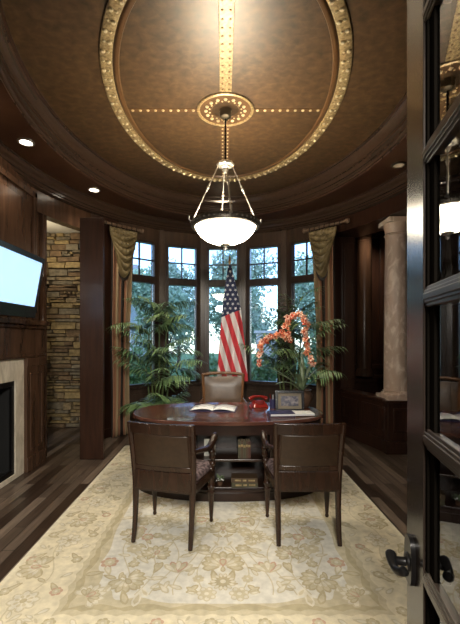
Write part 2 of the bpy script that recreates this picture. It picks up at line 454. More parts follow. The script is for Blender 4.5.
# the tall folding door leaf standing open beside the passage
dl = struct('door_2')
b = MB(); b.seg((-1.82,4.70), (-1.52,4.70), 0, 0.30, 0.008, 3.08, 0, 0.045)
b.seg((-1.82,4.70), (-1.52,4.70), 0.285, 0.30, 0.008, 3.08, -0.008, 0.0)
b.build('door_leaf', WOOD, dl, smooth=0, bevel=0.004)
b = MB(); b.seg((-1.835,4.76), (-2.05,5.40), 0, 0.66, 0.008, 3.08, -0.045, 0.0)
b.build('folded_leaf', WOOD, dl, smooth=0, bevel=0.004)
b = MB()
for zz in (0.4, 1.5, 2.7): b.tube([(-1.835,4.735,zz),(-1.835,4.735,zz+0.1)], 0.009)
b.build('hinge', BRONZE, dl)

# ---- bay of five windows
BV = [(-1.68,5.92),(-1.07,6.43),(-0.37,6.696),(0.37,6.696),(1.07,6.43),(1.68,5.92)]
ZB, ZT = 0.74, 3.20
b = MB(); trims = MB()
for i in range(5):
    p0, p1 = BV[i], BV[i+1]
    L = sqrt((p1[0]-p0[0])**2+(p1[1]-p0[1])**2)
    ow = 0.60; s0 = (L-ow)/2; s1 = s0+ow
    b.seg(p0, p1, -0.05, L+0.05, 0, ZB, 0, 0.16); b.seg(p0, p1, -0.05, L+0.05, ZT, 3.64, 0, 0.16)
    b.seg(p0, p1, -0.04, s0, ZB, ZT, 0, 0.16); b.seg(p0, p1, s1, L+0.04, ZB, ZT, 0, 0.16)
    # raised panel below each window, casing round it
    trims.seg(p0, p1, s0-0.02, s1+0.02, 0.20, 0.62, -0.015, 0)
    w = struct('window_%d' % (i+1))
    f = MB()
    f.seg(p0, p1, s0, s0+0.05, ZB, ZT, -0.02, 0.10); f.seg(p0, p1, s1-0.05, s1, ZB, ZT, -0.02, 0.10)
    f.seg(p0, p1, s0+0.05, s1-0.05, ZB, ZB+0.04, -0.02, 0.10); f.seg(p0, p1, s0+0.05, s1-0.05, ZT-0.04, ZT, -0.02, 0.10)
    f.seg(p0, p1, s0+0.05, s1-0.05, 2.48, 2.60, -0.03, 0.10)
    f.build('window_frame', WINW, w, smooth=0, bevel=0.005)
    f = MB(); f.seg(p0, p1, s0-0.05, s1+0.05, ZB-0.035, ZB+0.005, -0.055, 0.02); f.build('window_sill', WINW, w, smooth=0, bevel=0.006)
    f = MB(); mid = (s0+s1)/2
    f.seg(p0, p1, mid-0.011, mid+0.011, 2.60, ZT-0.04, 0.035, 0.065)
    f.seg(p0, p1, s0+0.05, mid-0.011, 2.868, 2.890, 0.035, 0.065); f.seg(p0, p1, mid+0.011, s1-0.05, 2.868, 2.890, 0.035, 0.065)
    f.build('muntin', WINW, w, smooth=0)
    f = MB(); f.seg(p0, p1, s0+0.05, s1-0.05, 2.60, ZT-0.04, 0.047, 0.053); f.seg(p0, p1, s0+0.05, s1-0.05, ZB+0.04, 2.48, 0.047, 0.053)
    f.build('pane', GLASS, w, smooth=0)
st(b.build('wall_back', BAYW, smooth=0))
for i in range(1, 5):
    x, y = BV[i]; n = Vector((-x*0.35, -1)).normalized()
    a = atan2(n.y, n.x)+pi/2
    M = Matrix.Translation((x,y,0)) @ Matrix.Rotation(a, 4, 'Z')
    trims.box(-0.045, 0.045, -0.03, 0.05, 0, 3.42, 0, M)
st(trims.build('trim_4', BAYW, smooth=0, bevel=0.006))
b = MB()
for i in range(5):
    p0, p1 = BV[i], BV[i+1]; L = sqrt((p1[0]-p0[0])**2+(p1[1]-p0[1])**2)
    b.seg(p0, p1, 0, L, 0, 0.14, -0.02, 0)
b.seg((-1.985,5.50), (-1.68,5.92), 0, 0.52, 0, 0.14, -0.02, 0)
st(b.build('baseboard_back', WOOD, smooth=0, bevel=0.004))

# ---- right side: pier, half wall with marble column, alcove behind
b = MB()
b.seg((1.68,5.92), (1.93,6.06), 0, 0.29, 0, 3.64, 0, 0.18); b.box(1.92, 2.16, 6.06, 6.95, 0, 3.64)
b.box(1.945, 2.135, 6.035, 6.06, 0.9, 3.1); b.box(1.98, 2.10, 6.022, 6.035, 0.98, 3.0)
st(b.build('wall_right_pier', WOOD, smooth=0, bevel=0.005))
st(frieze(tY(4.40), tY(6.0), 3.20, 3.64, 0.0, 0.50).build('wall_right_frieze', WOOD, smooth=30))
b = MB()
H0, H1 = (1.92,6.02), (2.20,5.05)
Lh = sqrt((H1[0]-H0[0])**2+(H1[1]-H0[1])**2)
b.seg(H0, H1, 0, Lh, 0, 0.68, 0.0, 0.16)
b.seg(H0, H1, 0, Lh, 0, 0.17, -0.025, 0.0); b.seg(H0, H1, 0, Lh, 0.17, 0.20, -0.014, 0.0)
for s0 in (0.06, 0.54):
    s1 = s0+0.40
    for (a0, a1, z0, z1) in ((s0,s1,0.28,0.305),(s0,s1,0.585,0.61),(s0,s0+0.03,0.305,0.585),(s1-0.03,s1,0.305,0.585)):
        b.seg(H0, H1, a0, a1, z0, z1, -0.014, 0.0)
st(b.build('wall_right_half', WOOD, smooth=0, bevel=0.004))
b = MB(); b.seg(H0, H1, 0.0, Lh, 0.68, 0.72, -0.03, 0.19)
st(b.build('trim_5', WOOD, smooth=0, bevel=0.008))
ped = MB(); ped.box(2.20, 2.62, 4.94, 5.36, 0.17, 0.68); ped.box(2.17, 2.65, 4.91, 5.39, 0, 0.17); ped.box(2.17, 2.65, 4.91, 5.39, 0.68, 0.715)
for (x0, x1, z0, z1) in ((2.27,2.55,0.28,0.31),(2.27,2.55,0.58,0.61),(2.27,2.30,0.31,0.58),(2.52,2.55,0.31,0.58)): ped.box(x0, x1, 4.926, 4.94, z0, z1)
for (y0, y1, z0, z1) in ((5.01,5.29,0.28,0.31),(5.01,5.29,0.58,0.61),(5.01,5.04,0.31,0.58),(5.26,5.29,0.31,0.58)): ped.box(2.186, 2.20, y0, y1, z0, z1)
tag(ped.build('column_pedestal', WOOD, smooth=0, bevel=0.006), 'dark panelled wood pedestal under the pink marble column', 'pedestal')
col = thing('marble_column', 'tall mottled pink marble column on the panelled pedestal', 'column', (2.41,5.15,0.715))
b = MB(); b.lathe([(0.155,0.10),(0.163,0.14),(0.160,0.6),(0.155,1.3),(0.148,1.8),(0.140,2.22),(0.145,2.24)], 36); b.build('shaft', MARBLE, col)
b = MB(); b.box(-0.2,0.2,-0.2,0.2,0,0.05); b.lathe([(0.195,0.05),(0.20,0.065),(0.195,0.08),(0.172,0.085),(0.172,0.095),(0.18,0.105),(0.155,0.115)], 36); b.build('base', MARBLE, col)
b = MB(); b.lathe([(0.14,2.24),(0.16,2.26),(0.14,2.28),(0.15,2.34),(0.165,2.39),(0.172,2.41)], 36); b.box(-0.175,0.175,-0.175,0.175,2.41,2.472); b.build('capital', MARBLE, col)
b = MB(); b.box(2.0, 4.0, 6.95, 7.1, 0, 3.8); b.box(3.9, 4.0, 4.5, 7.0, 0, 3.8); b.box(2.75, 4.0, 4.42, 4.55, 0, 3.8)
st(b.build('wall_alcove', WOOD, smooth=0))
b = MB()
for (x0, x1) in ((2.16, 3.05), (3.10, 3.86)):
    for (a0, a1, z0, z1) in ((x0,x1,3.42,3.50),(x0,x1,0.98,1.06),(x0,x0+0.20,1.06,3.42),(x1-0.12,x1,1.06,3.42)):
        b.box(a0, a1, 6.90, 6.95, z0, z1)
    b.box(x0+0.26, x1-0.18, 6.93, 6.95, 1.14, 3.34)
    b.box(x0, x1, 6.86, 6.95, 3.50, 3.60)
b.box(2.16, 3.9, 6.88, 6.95, 0.80, 0.86); b.box(2.16, 3.9, 6.91, 6.95, 0.72, 0.80)
b.box(2.16, 3.9, 6.92, 6.95, 0.0, 0.2)
hc = MB()
hc.lathe([(0.17,0.86),(0.17,0.93),(0.155,0.95),(0.15,0.985),(0.136,1.0),(0.137,1.8),(0.128,3.28),(0.14,3.30),(0.128,3.32),(0.14,3.38),(0.175,3.43),(0.18,3.50)], 36, c=(2.58,6.76,0))
st(hc.build('trim_13', PANEL))
st(b.build('trim_6', WOOD, smooth=0, bevel=0.008))
b = MB(); b.box(2.16, 4.0, 4.5, 7.1, 3.64, 3.7); st(b.build('ceiling_alcove', SOFFIT, smooth=0))
b = MB(); b.box(2.72, 2.87, -0.1, 4.55, 0, 3.7)
for y0 in (0.5, 1.9, 3.2):
    for (a0, a1, z0, z1) in ((y0,y0+1.1,1.06,1.14),(y0,y0+1.1,3.1,3.18),(y0,y0+0.08,1.14,3.1),(y0+1.02,y0+1.1,1.14,3.1)): b.box(2.69, 2.72, a0, a1, z0, z1)
b.box(2.67, 2.72, 0.0, 4.5, 0.86, 0.94); b.box(2.69, 2.72, 0.0, 4.5, 0, 0.18)
st(b.build('wall_right', WOOD, smooth=0))
# front wall round the doorway, hall behind the camera
b = MB(); b.box(-2.6, -1.22, -0.10, 0.04, 0, 3.7); b.box(0.42, 2.9, -0.10, 0.04, 0, 3.7); b.box(-1.22, 0.42, -0.10, 0.04, 2.75, 3.7)
st(b.build('wall_front', WOOD, smooth=0))
b = MB(); b.box(-1.9, -1.8, -3.2, -0.1, 0, 2.8); b.box(1.8, 1.9, -3.2, -0.1, 0, 2.8); b.box(-1.9, 1.9, -3.3, -3.2, 0, 2.8)
st(b.build('wall_hall', WOOD, smooth=0))
b = MB(); b.box(-1.9, 1.9, -3.3, -0.1, 2.8, 2.9); st(b.build('ceiling_hall', PLAST, smooth=0))

# ------------------------------------------------------------------ ceiling ornament (all of it fixed plaster-work)
RA, RB, RCY = 1.15, 1.73, 3.78
z1 = ZC
b = MB()
b.sweep(ell(RA, RB, RCY, 0, 2*pi, 120, True), [(0.0,z1),(0.0,z1-0.012),(-0.012,z1-0.018),(-0.088,z1-0.018),(-0.10,z1-0.012),(-0.10,z1)], True)
ring = st(b.build('trim_7', GOLD, smooth=30))
b = MB()
b.sweep(ell(RA, RB, RCY, 0, 2*pi, 120, True), [(-0.105,z1),(-0.115,z1-0.015),(-0.13,z1-0.02),(-0.15,z1-0.016),(-0.158,z1)], True)
b.build('bead', BEAD, ring, smooth=40)
b = MB(); N = 92
per = ell(RA, RB, RCY, 0, 2*pi, N, True)
for i, (x, y, nx, ny) in enumerate(per):
    d = -0.028 if i % 2 else -0.072
    b.sphere((x+nx*d, y+ny*d, z1-0.022), 0.019, 7, 4, 0, (1,1,0.7))
    d2 = -0.068 if i % 2 else -0.030
    b.sphere((x+nx*d2, y+ny*d2, z1-0.02), 0.012, 6, 4, 0, (1,1,0.7))
b.build('rosette_relief', GOLDB, ring)
# cross bands
def band(vertical, lo, hi):
    g = MB(); s = MB(); w = 0.056
    if vertical: g.box(-w, w, lo, hi, z1-0.010, z1)
    else: g.box(lo, hi, RCY+0.02-w*0.45, RCY+0.02+w*0.45, z1-0.004, z1)
    n = int((hi-lo)/0.075)
    for i in range(n):
        q = lo+(i+0.5)*(hi-lo)/n
        if vertical:
            for k in (-0.03, 0.03): s.sphere((k, q, z1-0.010), 0.011, 7, 4, 0, (1,1,0.6))
        else: s.sphere((q, RCY+0.02, z1-0.006), 0.017, 7, 4, 0, (1,1,0.6))
    return g, s
for k, (v, lo, hi) in enumerate(((True, RCY-RB+0.16, 3.80-0.29), (True, 3.80+0.29, RCY+RB-0.16), (False, -RA+0.16, -0.29), (False, 0.29, RA-0.16))):
    g, s = band(v, lo, hi)
    o = st(g.build('trim_%d' % (8+k), GOLD if k == 0 else BEAD, smooth=0, bevel=0.004 if k == 0 else 0))
    s.build('stud', GOLDD if k == 0 else GOLDB, o)
# the medallion round the lamp canopy
b = MB()
b.sweep(ell(0.29, 0.275, 3.80, 0, 2*pi, 64, True), [(0.0,z1),(0.0,z1-0.014),(-0.014,z1-0.02),(-0.028,z1-0.014),(-0.028,z1)], True)
med = st(b.build('trim_12', GOLD, smooth=40))
b = MB(); b.sweep(ell(0.262, 0.247, 3.80, 0, 2*pi, 64, True), [(0.0,z1),(0.0,z1-0.006),(-0.015,z1-0.006)], True); b.build('dark_groove', BEAD, med)
b = MB(); b.sweep(ell(0.247, 0.232, 3.80, 0, 2*pi, 64, True), [(0,z1-0.006),(-0.10,z1-0.008),(-0.11,z1)], True); b.build('brown_band', BEAD, med)
b = MB()
for i in range(16):
    t = 2*pi*i/16
    b.sphere((0.20*cos(t), 3.80+0.186*sin(t), z1-0.012), 0.02, 8, 4, 0, (1,1,0.6))
    t += pi/16
    b.sphere((0.165*cos(t), 3.80+0.153*sin(t), z1-0.01), 0.011, 6, 4, 0, (1,1,0.6))
b.build('rosette_relief', GOLDB, med)

for o in list(C.objects):
    if o.name in ('trim_7','trim_8','trim_9','trim_10','trim_11','trim_12'): o.location.x = 0.025

# ------------------------------------------------------------------ recessed downlights
def downlight(x, y, lit, label):
    t = thing('recessed_downlight', label, 'ceiling light', (x,y,ZS-0.01), 0, 'recessed downlights in the soffit')
    b = MB(); b.lathe([(0.085,0.0),(0.085,-0.008),(0.062,-0.012),(0.058,0.0)], 28, cap=False); b.build('trim_ring', BRONZE if not lit else SILVER, t)
    b = MB(); b.lathe([(0.06,-0.004),(0.06,-0.002)], 28); b.build('lens', LAMP if lit else LAMPD, t)
    if lit:
        light('downlight_beam', 'SPOT', (x,y,ZS-0.04), 34, WARM, (0,0,0), spot_size=radians(120), spot_blend=0.8, shadow_soft_size=0.05)
downlight(-2.05, 3.85, True, 'lit recessed downlight above the fireplace wall, nearest on the left')
downlight(-1.775, 5.09, True, 'lit recessed downlight above the passage opening')
downlight(2.07, 4.36, False, 'unlit recessed downlight in the soffit near the marble column')
light('passage_lamp', 'POINT', (-2.85, 5.70, 2.95), 10, (1.0,0.86,0.62), shadow_soft_size=0.05)
light('alcove_lamp', 'SPOT', (2.55,6.15,3.60), 220, WARM, (radians(10),0,0), spot_size=radians(120), spot_blend=0.8, shadow_soft_size=0.06)
# added unseen spots near the doorway to light rug and floor, no fixtures
for (x, y) in ((-1.55,1.25),(1.55,1.25),(-2.05,2.55),(2.05,2.55)):
    light('added_floor_spot', 'SPOT', (x,y,ZS-0.04), 44 if x < 0 else 10, WARM, (0,0,0), spot_size=radians(110), spot_blend=0.8, shadow_soft_size=0.05)

# ------------------------------------------------------------------ chandelier
ch = thing('chandelier', 'glowing bowl chandelier hung on four rods from the ceiling medallion', 'chandelier', (0.025,3.80,0))
b = MB(); b.lathe([(0.028,3.80),(0.055,3.815),(0.062,3.84),(0.058,3.868),(0.065,3.885)], 24); b.build('canopy', BRONZE, ch)
b = MB(); b.tube([(0,0,3.81),(0,0,3.38)], 0.009, 8)
for i in range(9): b.sphere((0,0,3.40+i*0.046), 0.013, 8, 5)
b.build('stem', BLACKM, ch)
b = MB(); b.lathe([(0.02,3.39),(0.07,3.385),(0.085,3.37),(0.08,3.355),(0.05,3.35),(0.045,3.335),(0.03,3.325),(0.028,3.30),(0.012,3.28)], 24)
for i in range(8):
    t = 2*pi*i/8; b.sphere((0.08*cos(t),0.08*sin(t),3.365), 0.014, 6, 4)
b.v = [(x,y,z-0.035) for x,y,z in b.v]
b.build('hub', SILVER, ch)
for i in range(4):
    t = radians(8)+i*pi/2
    p0 = Vector((0.07*cos(t),0.07*sin(t),3.325)); p1 = Vector((0.345*cos(t),0.345*sin(t),2.725))
    b = MB(); b.tube([p0,p1], 0.0055, 8)
    for q, r in ((0.35,0.013),(0.40,0.018),(0.45,0.013),(0.75,0.011)): b.sphere(p0.lerp(p1,q), r, 8, 5)
    b.sphere(p1, 0.02, 8, 5); b.tube([p1, p1+Vector((0.03*cos(t),0.03*sin(t),0.03)), p1+Vector((0.028*cos(t),0.028*sin(t),0.06))], 0.008, 6)
    b.build('rod', SILVER, ch)
b = MB(); b.lathe([(0.318,2.760),(0.342,2.765),(0.350,2.785),(0.345,2.815),(0.338,2.830),(0.322,2.832),(0.318,2.815)], 48, cap=False)
for i in range(40):
    t = 2*pi*i/40; b.sphere((0.346*cos(t),0.346*sin(t),2.797), 0.016, 6, 4)
b.v = [(x,y,z-0.085) for x,y,z in b.v]
b.build('rim_band', BRONZE, ch)
b = MB(); b.lathe([(r, 2.508+(z-2.508)*0.74) for r, z in [(0.012,2.508),(0.06,2.513),(0.13,2.535),(0.20,2.575),(0.255,2.63),(0.295,2.70),(0.316,2.77),(0.318,2.80),(0.312,2.80),(0.310,2.77),(0.288,2.702),(0.248,2.634)]], 48, cap=False); b.build('glass_bowl', BOWL, ch, smooth=60)
b = MB(); b.lathe([(0.004,2.445),(0.018,2.455),(0.02,2.47),(0.01,2.482),(0.03,2.49),(0.055,2.505),(0.05,2.516)], 20); b.build('finial', SILVER, ch)

# ------------------------------------------------------------------ rug
def rug():
    X, Y0, Y1, z = 1.40, 1.60, 5.30, 0.012
    r = MB(); r.box(-X, X, Y0, Y1, 0.0, z, 0)
    cxm, cym = 0, (Y0+Y1)/2; hx, hy = X, (Y1-Y0)/2
    rnd = random.Random(21)
    lay = [z]
    cnt = [0]
    def flat(pts, mi, dz):
        cnt[0] += 1; dz += 0.00018*((cnt[0]*0.61803398) % 1.0)
        r.add([(x, y, z+dz*2.0) for x, y in pts], [tuple(range(len(pts)))], mi)
    def rect(x0, x1, y0, y1, mi, dz): flat([(x0,y0),(x1,y0),(x1,y1),(x0,y1)], mi, dz)
    # edge, field, guard stripes
    bw = 0.47
    rect(-X+0.035, X-0.035, Y0+0.035, Y1-0.035, 1, 0.0004)
    def wavy(inset, amp, per, mi, dz):
        pts = []
        x0, x1, y0, y1 = -X+inset, X-inset, Y0+inset, Y1-inset
        def run(ax, ay, bx, by):
            L = abs(bx-ax)+abs(by-ay); n = int(L/0.03)
            k = max(1, round(L/per)); nx, ny = ((by-ay)/L, -(bx-ax)/L)
            for i in range(n):
                t = i/n; q = amp*(abs(sin(pi*k*t))-0.5)
                pts.append((ax+(bx-ax)*t-nx*q, ay+(by-ay)*t-ny*q))
        run(x0,y0,x1,y0); run(x1,y0,x1,y1); run(x1,y1,x0,y1); run(x0,y1,x0,y0)
        flat(pts, mi, dz)
    wavy(bw-0.02, 0.02, 0.12, 3, 0.0006); wavy(bw+0.015, 0.02, 0.12, 2, 0.0008); wavy(bw+0.05, 0.035, 0.30, 3, 0.0010)
    # field with corner pieces: superellipse-like scalloped outline
    fx, fy = X-bw-0.09, hy-bw-0.09
    pts = []
    for i in range(160):
        t = 2*pi*i/160; e = 0.32
        c, s = cos(t), sin(t)
        w = 1+0.018*cos(16*t)
        pts.append((fx*w*math.copysign(abs(c)**e, c), cym+fy*w*math.copysign(abs(s)**e, s)))
    flat(pts, 4, 0.0013)
    def petal(cx, cy, ang, r0, r1, w, mi, dz):
        ca, sa = cos(ang), sin(ang); P = []
        for t, ww in ((0,0.25),(0.35,0.85),(0.7,1.0),(0.9,0.6),(1.0,0.0),(0.9,-0.6),(0.7,-1.0),(0.35,-0.85),(0,-0.25)):
            a = r0+(r1-r0)*t; q = w*ww
            P.append((cx+ca*a-sa*q, cy+sa*a+ca*q))
        flat(P, mi, dz)
        if r1-r0 > 0.05:
            Q = [(cx+ca*(r0+(r1-r0)*(0.22+0.66*t))-sa*w*0.62*ww, cy+sa*(r0+(r1-r0)*(0.22+0.66*t))+ca*w*0.62*ww) for t, ww in ((0,0.2),(0.35,0.8),(0.7,1.0),(1.0,0.0),(0.7,-1.0),(0.35,-0.8),(0,-0.2))]
            flat(Q, {2:3, 3:6, 5:3, 6:3}.get(mi, 3), dz+0.0002)
    def rosette(cx, cy, R, n, a0, m1, m2, m3, dz):
        for i in range(n): petal(cx, cy, a0+2*pi*i/n, R*0.2, R, R*2.3/n, m1, dz+0.0001*(i % 3))
        for i in range(n): petal(cx, cy, a0+pi/n+2*pi*i/n, R*0.1, R*0.66, R*1.5/n, m2, dz+0.0004+0.0001*(i % 3))
        flat([(cx+R*0.22*cos(q*pi/5), cy+R*0.22*sin(q*pi/5)) for q in range(10)], m3, dz+0.0008)
    def palmette(cx, cy, R, a0, m1, m2, m3, dz):
        for i in range(9):
            q = a0+radians(-100+25*i); petal(cx, cy, q, R*0.15, R*(0.82+0.18*cos(radians(-100+25*i))), R*0.19, m1, dz+0.0001*(i % 2))
        for i in range(7):
            q = a0+radians(-78+26*i); petal(cx, cy, q, R*0.1, R*0.64, R*0.13, m2, dz+0.0003+0.0001*(i % 2))
        petal(cx, cy, a0, 0, R*0.48, R*0.15, m3, dz+0.0006)
        petal(cx, cy, a0+pi, 0, R*0.35, R*0.1, m1, dz+0.0006)
    def leaf(cx, cy, ang, L, mi, dz): petal(cx, cy, ang, 0, L, L*0.2, mi, dz)
    def vine(pts, w, mi, dz):
        for (a, b_) in zip(pts[:-1], pts[1:]):
            dx, dy = b_[0]-a[0], b_[1]-a[1]; L = sqrt(dx*dx+dy*dy) or 1; nx, ny = -dy/L*w, dx/L*w
            flat([(a[0]+nx,a[1]+ny),(a[0]-nx,a[1]-ny),(b_[0]-nx,b_[1]-ny),(b_[0]+nx,b_[1]+ny)], mi, dz)
    D = 0.0018
    # border sequence, walked round the four sides at mid border
    m = bw*0.5; x0, x1, y0, y1 = -X+m, X-m, Y0+m, Y1-m
    def walk(ax, ay, bx, by, inward):
        L = abs(bx-ax)+abs(by-ay); n = 2*round(L/0.60); ux, uy = (bx-ax)/L, (by-ay)/L
        nx, ny = cos(inward), sin(inward)
        v = [(ax+(bx-ax)*i/60+nx*0.055*sin(pi*n/2*i/30+0.6), ay+(by-ay)*i/60+ny*0.055*sin(pi*n/2*i/30+0.6)) for i in range(61)]
        vine(v, 0.0045, 3, D-0.0002)
        for i in range(n+1):
            px, py = ax+(bx-ax)*i/n, ay+(by-ay)*i/n
            if i % 2 == 0:
                palmette(px-nx*0.05, py-ny*0.05, 0.155, inward+(0 if (i//2) % 2 else pi), 2, 3, 5, D)
            else:
                rosette(px, py, 0.095, 8, 0.2, 3, 6, 2, D)
            if i < n:
                qx, qy = ax+(bx-ax)*(i+.5)/n, ay+(by-ay)*(i+.5)/n
                base = atan2(uy, ux)
                for s in (-1, 1):
                    leaf(qx+nx*0.09*s, qy+ny*0.09*s, base+s*0.7, 0.10, 2, D)
                    leaf(qx+nx*0.12*s-ux*0.05, qy+ny*0.12*s-uy*0.05, base+pi-s*0.9, 0.085, 3, D+0.0002)
                    rosette(qx+nx*0.155*s+ux*0.08, qy+ny*0.155*s+uy*0.08, 0.04, 6, 0.3, 5 if (i+s) % 3 == 0 else 2, 3, 6, D)
    walk(x0, y0, x1, y0, pi/2); walk(x1, y0, x1, y1, pi); walk(x1, y1, x0, y1, -pi/2); walk(x0, y1, x0, y0, 0)
    # corner sprays outside the field outline
    for sx in (-1, 1):
        for sy in (-1, 1):
            palmette(sx*(fx-0.03), cym+sy*(fy-0.03), 0.13, atan2(-sy, -sx), 3, 2, 5, D)
    # field: mirrored left and right
    def both(fn, x, y, *a):
        fn(x, y, *a)
    for (x, y, R, k) in ((0,2.55,0.21,'p'),(0,2.33,0.10,'s'),(0.30,2.48,0.075,'r'),(0.34,2.30,0.10,'l'),(0.48,2.66,0.15,'p'),(0.62,2.36,0.17,'q'),(0.72,2.92,0.14,'p'),
                         (0.25,2.86,0.12,'s'),(0.50,3.14,0.16,'s'),(0,3.00,0.17,'p'),(0.22,3.35,0.12,'s'),(0.70,3.5,0.17,'p'),(0,3.75,0.30,'s'),(0.42,3.75,0.15,'s'),
                         (0.68,4.1,0.15,'s'),(0.25,4.2,0.14,'p'),(0.55,4.5,0.16,'s'),(0,4.55,0.2,'q')):
        for sx in ((1,) if x == 0 else (1, -1)):
            if k == 'p': palmette(sx*x, y-R*0.3, R*0.85, pi/2+sx*x*0.6, 2, 3, 5, D)
            elif k == 'q': palmette(sx*x, y, R*0.85, -pi/2-sx*0.7*(x > 0), 2, 3, 2, D)
            elif k == 's': rosette(sx*x, y, R*0.85, 14, 0, 3, 2, 6, D)
            elif k == 'r':
                for q in range(5): leaf(sx*x, y-0.06, pi/2+(q-2)*0.42, 0.13, 5 if q % 2 else 3, D+0.0001*q)
            else: leaf(sx*x, y, 0.4*sx, R, 3, D)
    for i in range(240):
        x, y = rnd.uniform(0.05, fx-0.06), rnd.uniform(cym-fy+0.06, cym+fy-0.06); a = rnd.uniform(0, 2*pi); Lf = rnd.uniform(0.06,0.13); mi = rnd.choice((2,3,3,2,6))
        for sx in (1, -1): leaf(sx*x, y, a if sx > 0 else pi-a, Lf, mi, D-0.0003+0.0001*(i % 3))
    for i in range(46):
        x, y = rnd.uniform(0.05, fx-0.05), rnd.uniform(cym-fy+0.05, cym+fy-0.05); q = rnd.uniform(0.035, 0.065); mi = rnd.choice((2,3,3,5))
        for sx in (1, -1): rosette(sx*x, y, q, 7, 0.3, mi, 3, 6, D-0.0003)
    for i in range(420):      # small leaves scattered between the border flowers
        e = rnd.choice((0,1,2,3)); m1_ = rnd.uniform(0.06, bw-0.05); t = rnd.random()
        x, y = (((-X+2*X*t, Y0+m1_)), ((-X+2*X*t, Y1-m1_)), ((-X+m1_, Y0+(Y1-Y0)*t)), ((X-m1_, Y0+(Y1-Y0)*t)))[e]
        x = max(-X+0.07, min(X-0.07, x)); y = max(Y0+0.07, min(Y1-0.07, y))
        leaf(x, y, rnd.uniform(0, 2*pi), rnd.uniform(0.04,0.085), rnd.choice((2,3,3,3)), D-0.0006)
    for k in range(5):
        v = [(0.1+0.14*k+0.07*sin(i*0.30+k), cym-fy+0.05+(2*fy-0.1)*i/60) for i in range(61)]
        vine(v, 0.004, 3, D-0.0004); vine([(-x, y) for x, y in v], 0.004, 3, D-0.0004)
    cl = [(0.72,0.66,0.50),(0.68,0.61,0.445),(0.46,0.395,0.25),(0.55,0.485,0.335),(0.66,0.63,0.55),(0.52,0.35,0.25),(0.66,0.61,0.49)]
    ms = []
    for i, c in enumerate(cl):
        ms.append(noisy('rug_wool_%s' % ('edge','border','olive','tan','field','rust','ivory')[i], tuple(v*0.86 for v in c), tuple(min(1, v*1.12) for v in c), (22,22,22), rough=0.95, detail=8, bump=0.2))
    o = r.build('area_rug', ms, smooth=0)
    tag(o, 'large cream and olive floral patterned rug beneath the desk', 'rug')
rug()

# ------------------------------------------------------------------ fireplace
fp = thing('fireplace', 'dark wood mantelpiece with travertine surround on the left wall', 'fireplace', (XL,3.55,0))
fx = lambda X: X-XL
def fbox(b, X0, X1, Y0, Y1, z0, z1): return b.box(X0-XL, X1-XL, Y0-3.55, Y1-3.55, z0, z1)
for (ya, yb) in ((4.25,4.66),(2.44,2.85)):
    b = MB(); fbox(b, XL, -2.25, ya, yb, 0, 1.32); fbox(b, -2.25, -2.235, ya-0.015, yb+0.015, 0, 0.17); fbox(b, -2.25, -2.235, ya-0.015, yb+0.015, 1.22, 1.32)
    for (a0, a1, q0, q1) in ((ya+0.06,yb-0.06,0.24,0.265),(ya+0.06,yb-0.06,1.12,1.145),(ya+0.06,ya+0.085,0.265,1.12),(yb-0.085,yb-0.06,0.265,1.12)): fbox(b, -2.25, -2.238, a0, a1, q0, q1)
    b.build('pilaster', PANEL, fp, smooth=0, bevel=0.005)
b = MB(); fbox(b, XL, -2.25, 2.44, 4.66, 1.32, 1.66); fbox(b, -2.25, -2.235, 2.44, 4.66, 1.34, 1.37); b.build('frieze_board', PANEL, fp, smooth=0, bevel=0.005)
b = MB(); fbox(b, XL, -2.215, 2.40, 4.68, 1.66, 1.70); fbox(b, XL, -2.185, 2.38, 4.66, 1.70, 1.76); b.build('mantel_shelf', PANEL, fp, smooth=0, bevel=0.01)
b = MB(); fbox(b, XL, -2.285, 2.85, 4.25, 1.08, 1.32); fbox(b, XL, -2.285, 2.85, 3.02, 0.05, 1.08); fbox(b, XL, -2.285, 4.08, 4.25, 0.05, 1.08); fbox(b, XL, -2.285, 2.85, 4.25, 0.0, 0.05)
b.build('stone_surround', SURR, fp, smooth=0, bevel=0.003)
b = MB(); fbox(b, -2.33, -2.30, 3.02, 4.08, 1.02, 1.08); fbox(b, -2.33, -2.30, 3.02, 4.08, 0.05, 0.10); fbox(b, -2.33, -2.30, 3.02, 3.07, 0.10, 1.02); fbox(b, -2.33, -2.30, 4.03, 4.08, 0.10, 1.02)
b.build('firebox_frame', BLACKM, fp, smooth=0, bevel=0.004)
b = MB()
b.box(-0.55, -0.50, -0.55, 0.55, 0.05, 1.08); b.box(-0.5, 0.02, 0.50, 0.55, 0.05, 1.08); b.box(-0.5, 0.02, -0.55, -0.50, 0.05, 1.08); b.box(-0.5, 0.02, -0.55, 0.55, 1.03, 1.08); b.box(-0.5,0.02,-0.55,0.55,0.05,0.07)
b.build('firebox', SOOT, fp, smooth=0)

# television on its bracket
tv = thing('television', 'lit flat television tilted down above the mantel', 'television', (-1.945,3.50,2.105))
Mt = Matrix.Rotation(radians(10), 4, 'Y')
b = MB(); b.box(-0.06, -0.012, -0.47, 0.45, -0.35, 0.29, 0, Mt)
b.box(-0.012, 0.0, -0.47, 0.45, 0.235, 0.29, 0, Mt); b.box(-0.012, 0.0, -0.47, 0.45, -0.35, -0.23, 0, Mt); b.box(-0.012, 0.0, -0.47, -0.42, -0.23, 0.235, 0, Mt); b.box(-0.012, 0.0, 0.405, 0.45, -0.23, 0.235, 0, Mt)
b.build('casing', TVB, tv, smooth=0, bevel=0.004)
b = MB(); b.box(-0.011, -0.006, -0.42, 0.405, -0.23, 0.235, 0, Mt); b.build('screen', SCREEN, tv, smooth=0)
b = MB(); b.box(-0.414, -0.394, -0.12, 0.12, -0.12, 0.12); b.box(-0.395, -0.05, -0.03, 0.03, -0.03, 0.03); b.build('wall_bracket', BLACKM, tv, smooth=0)

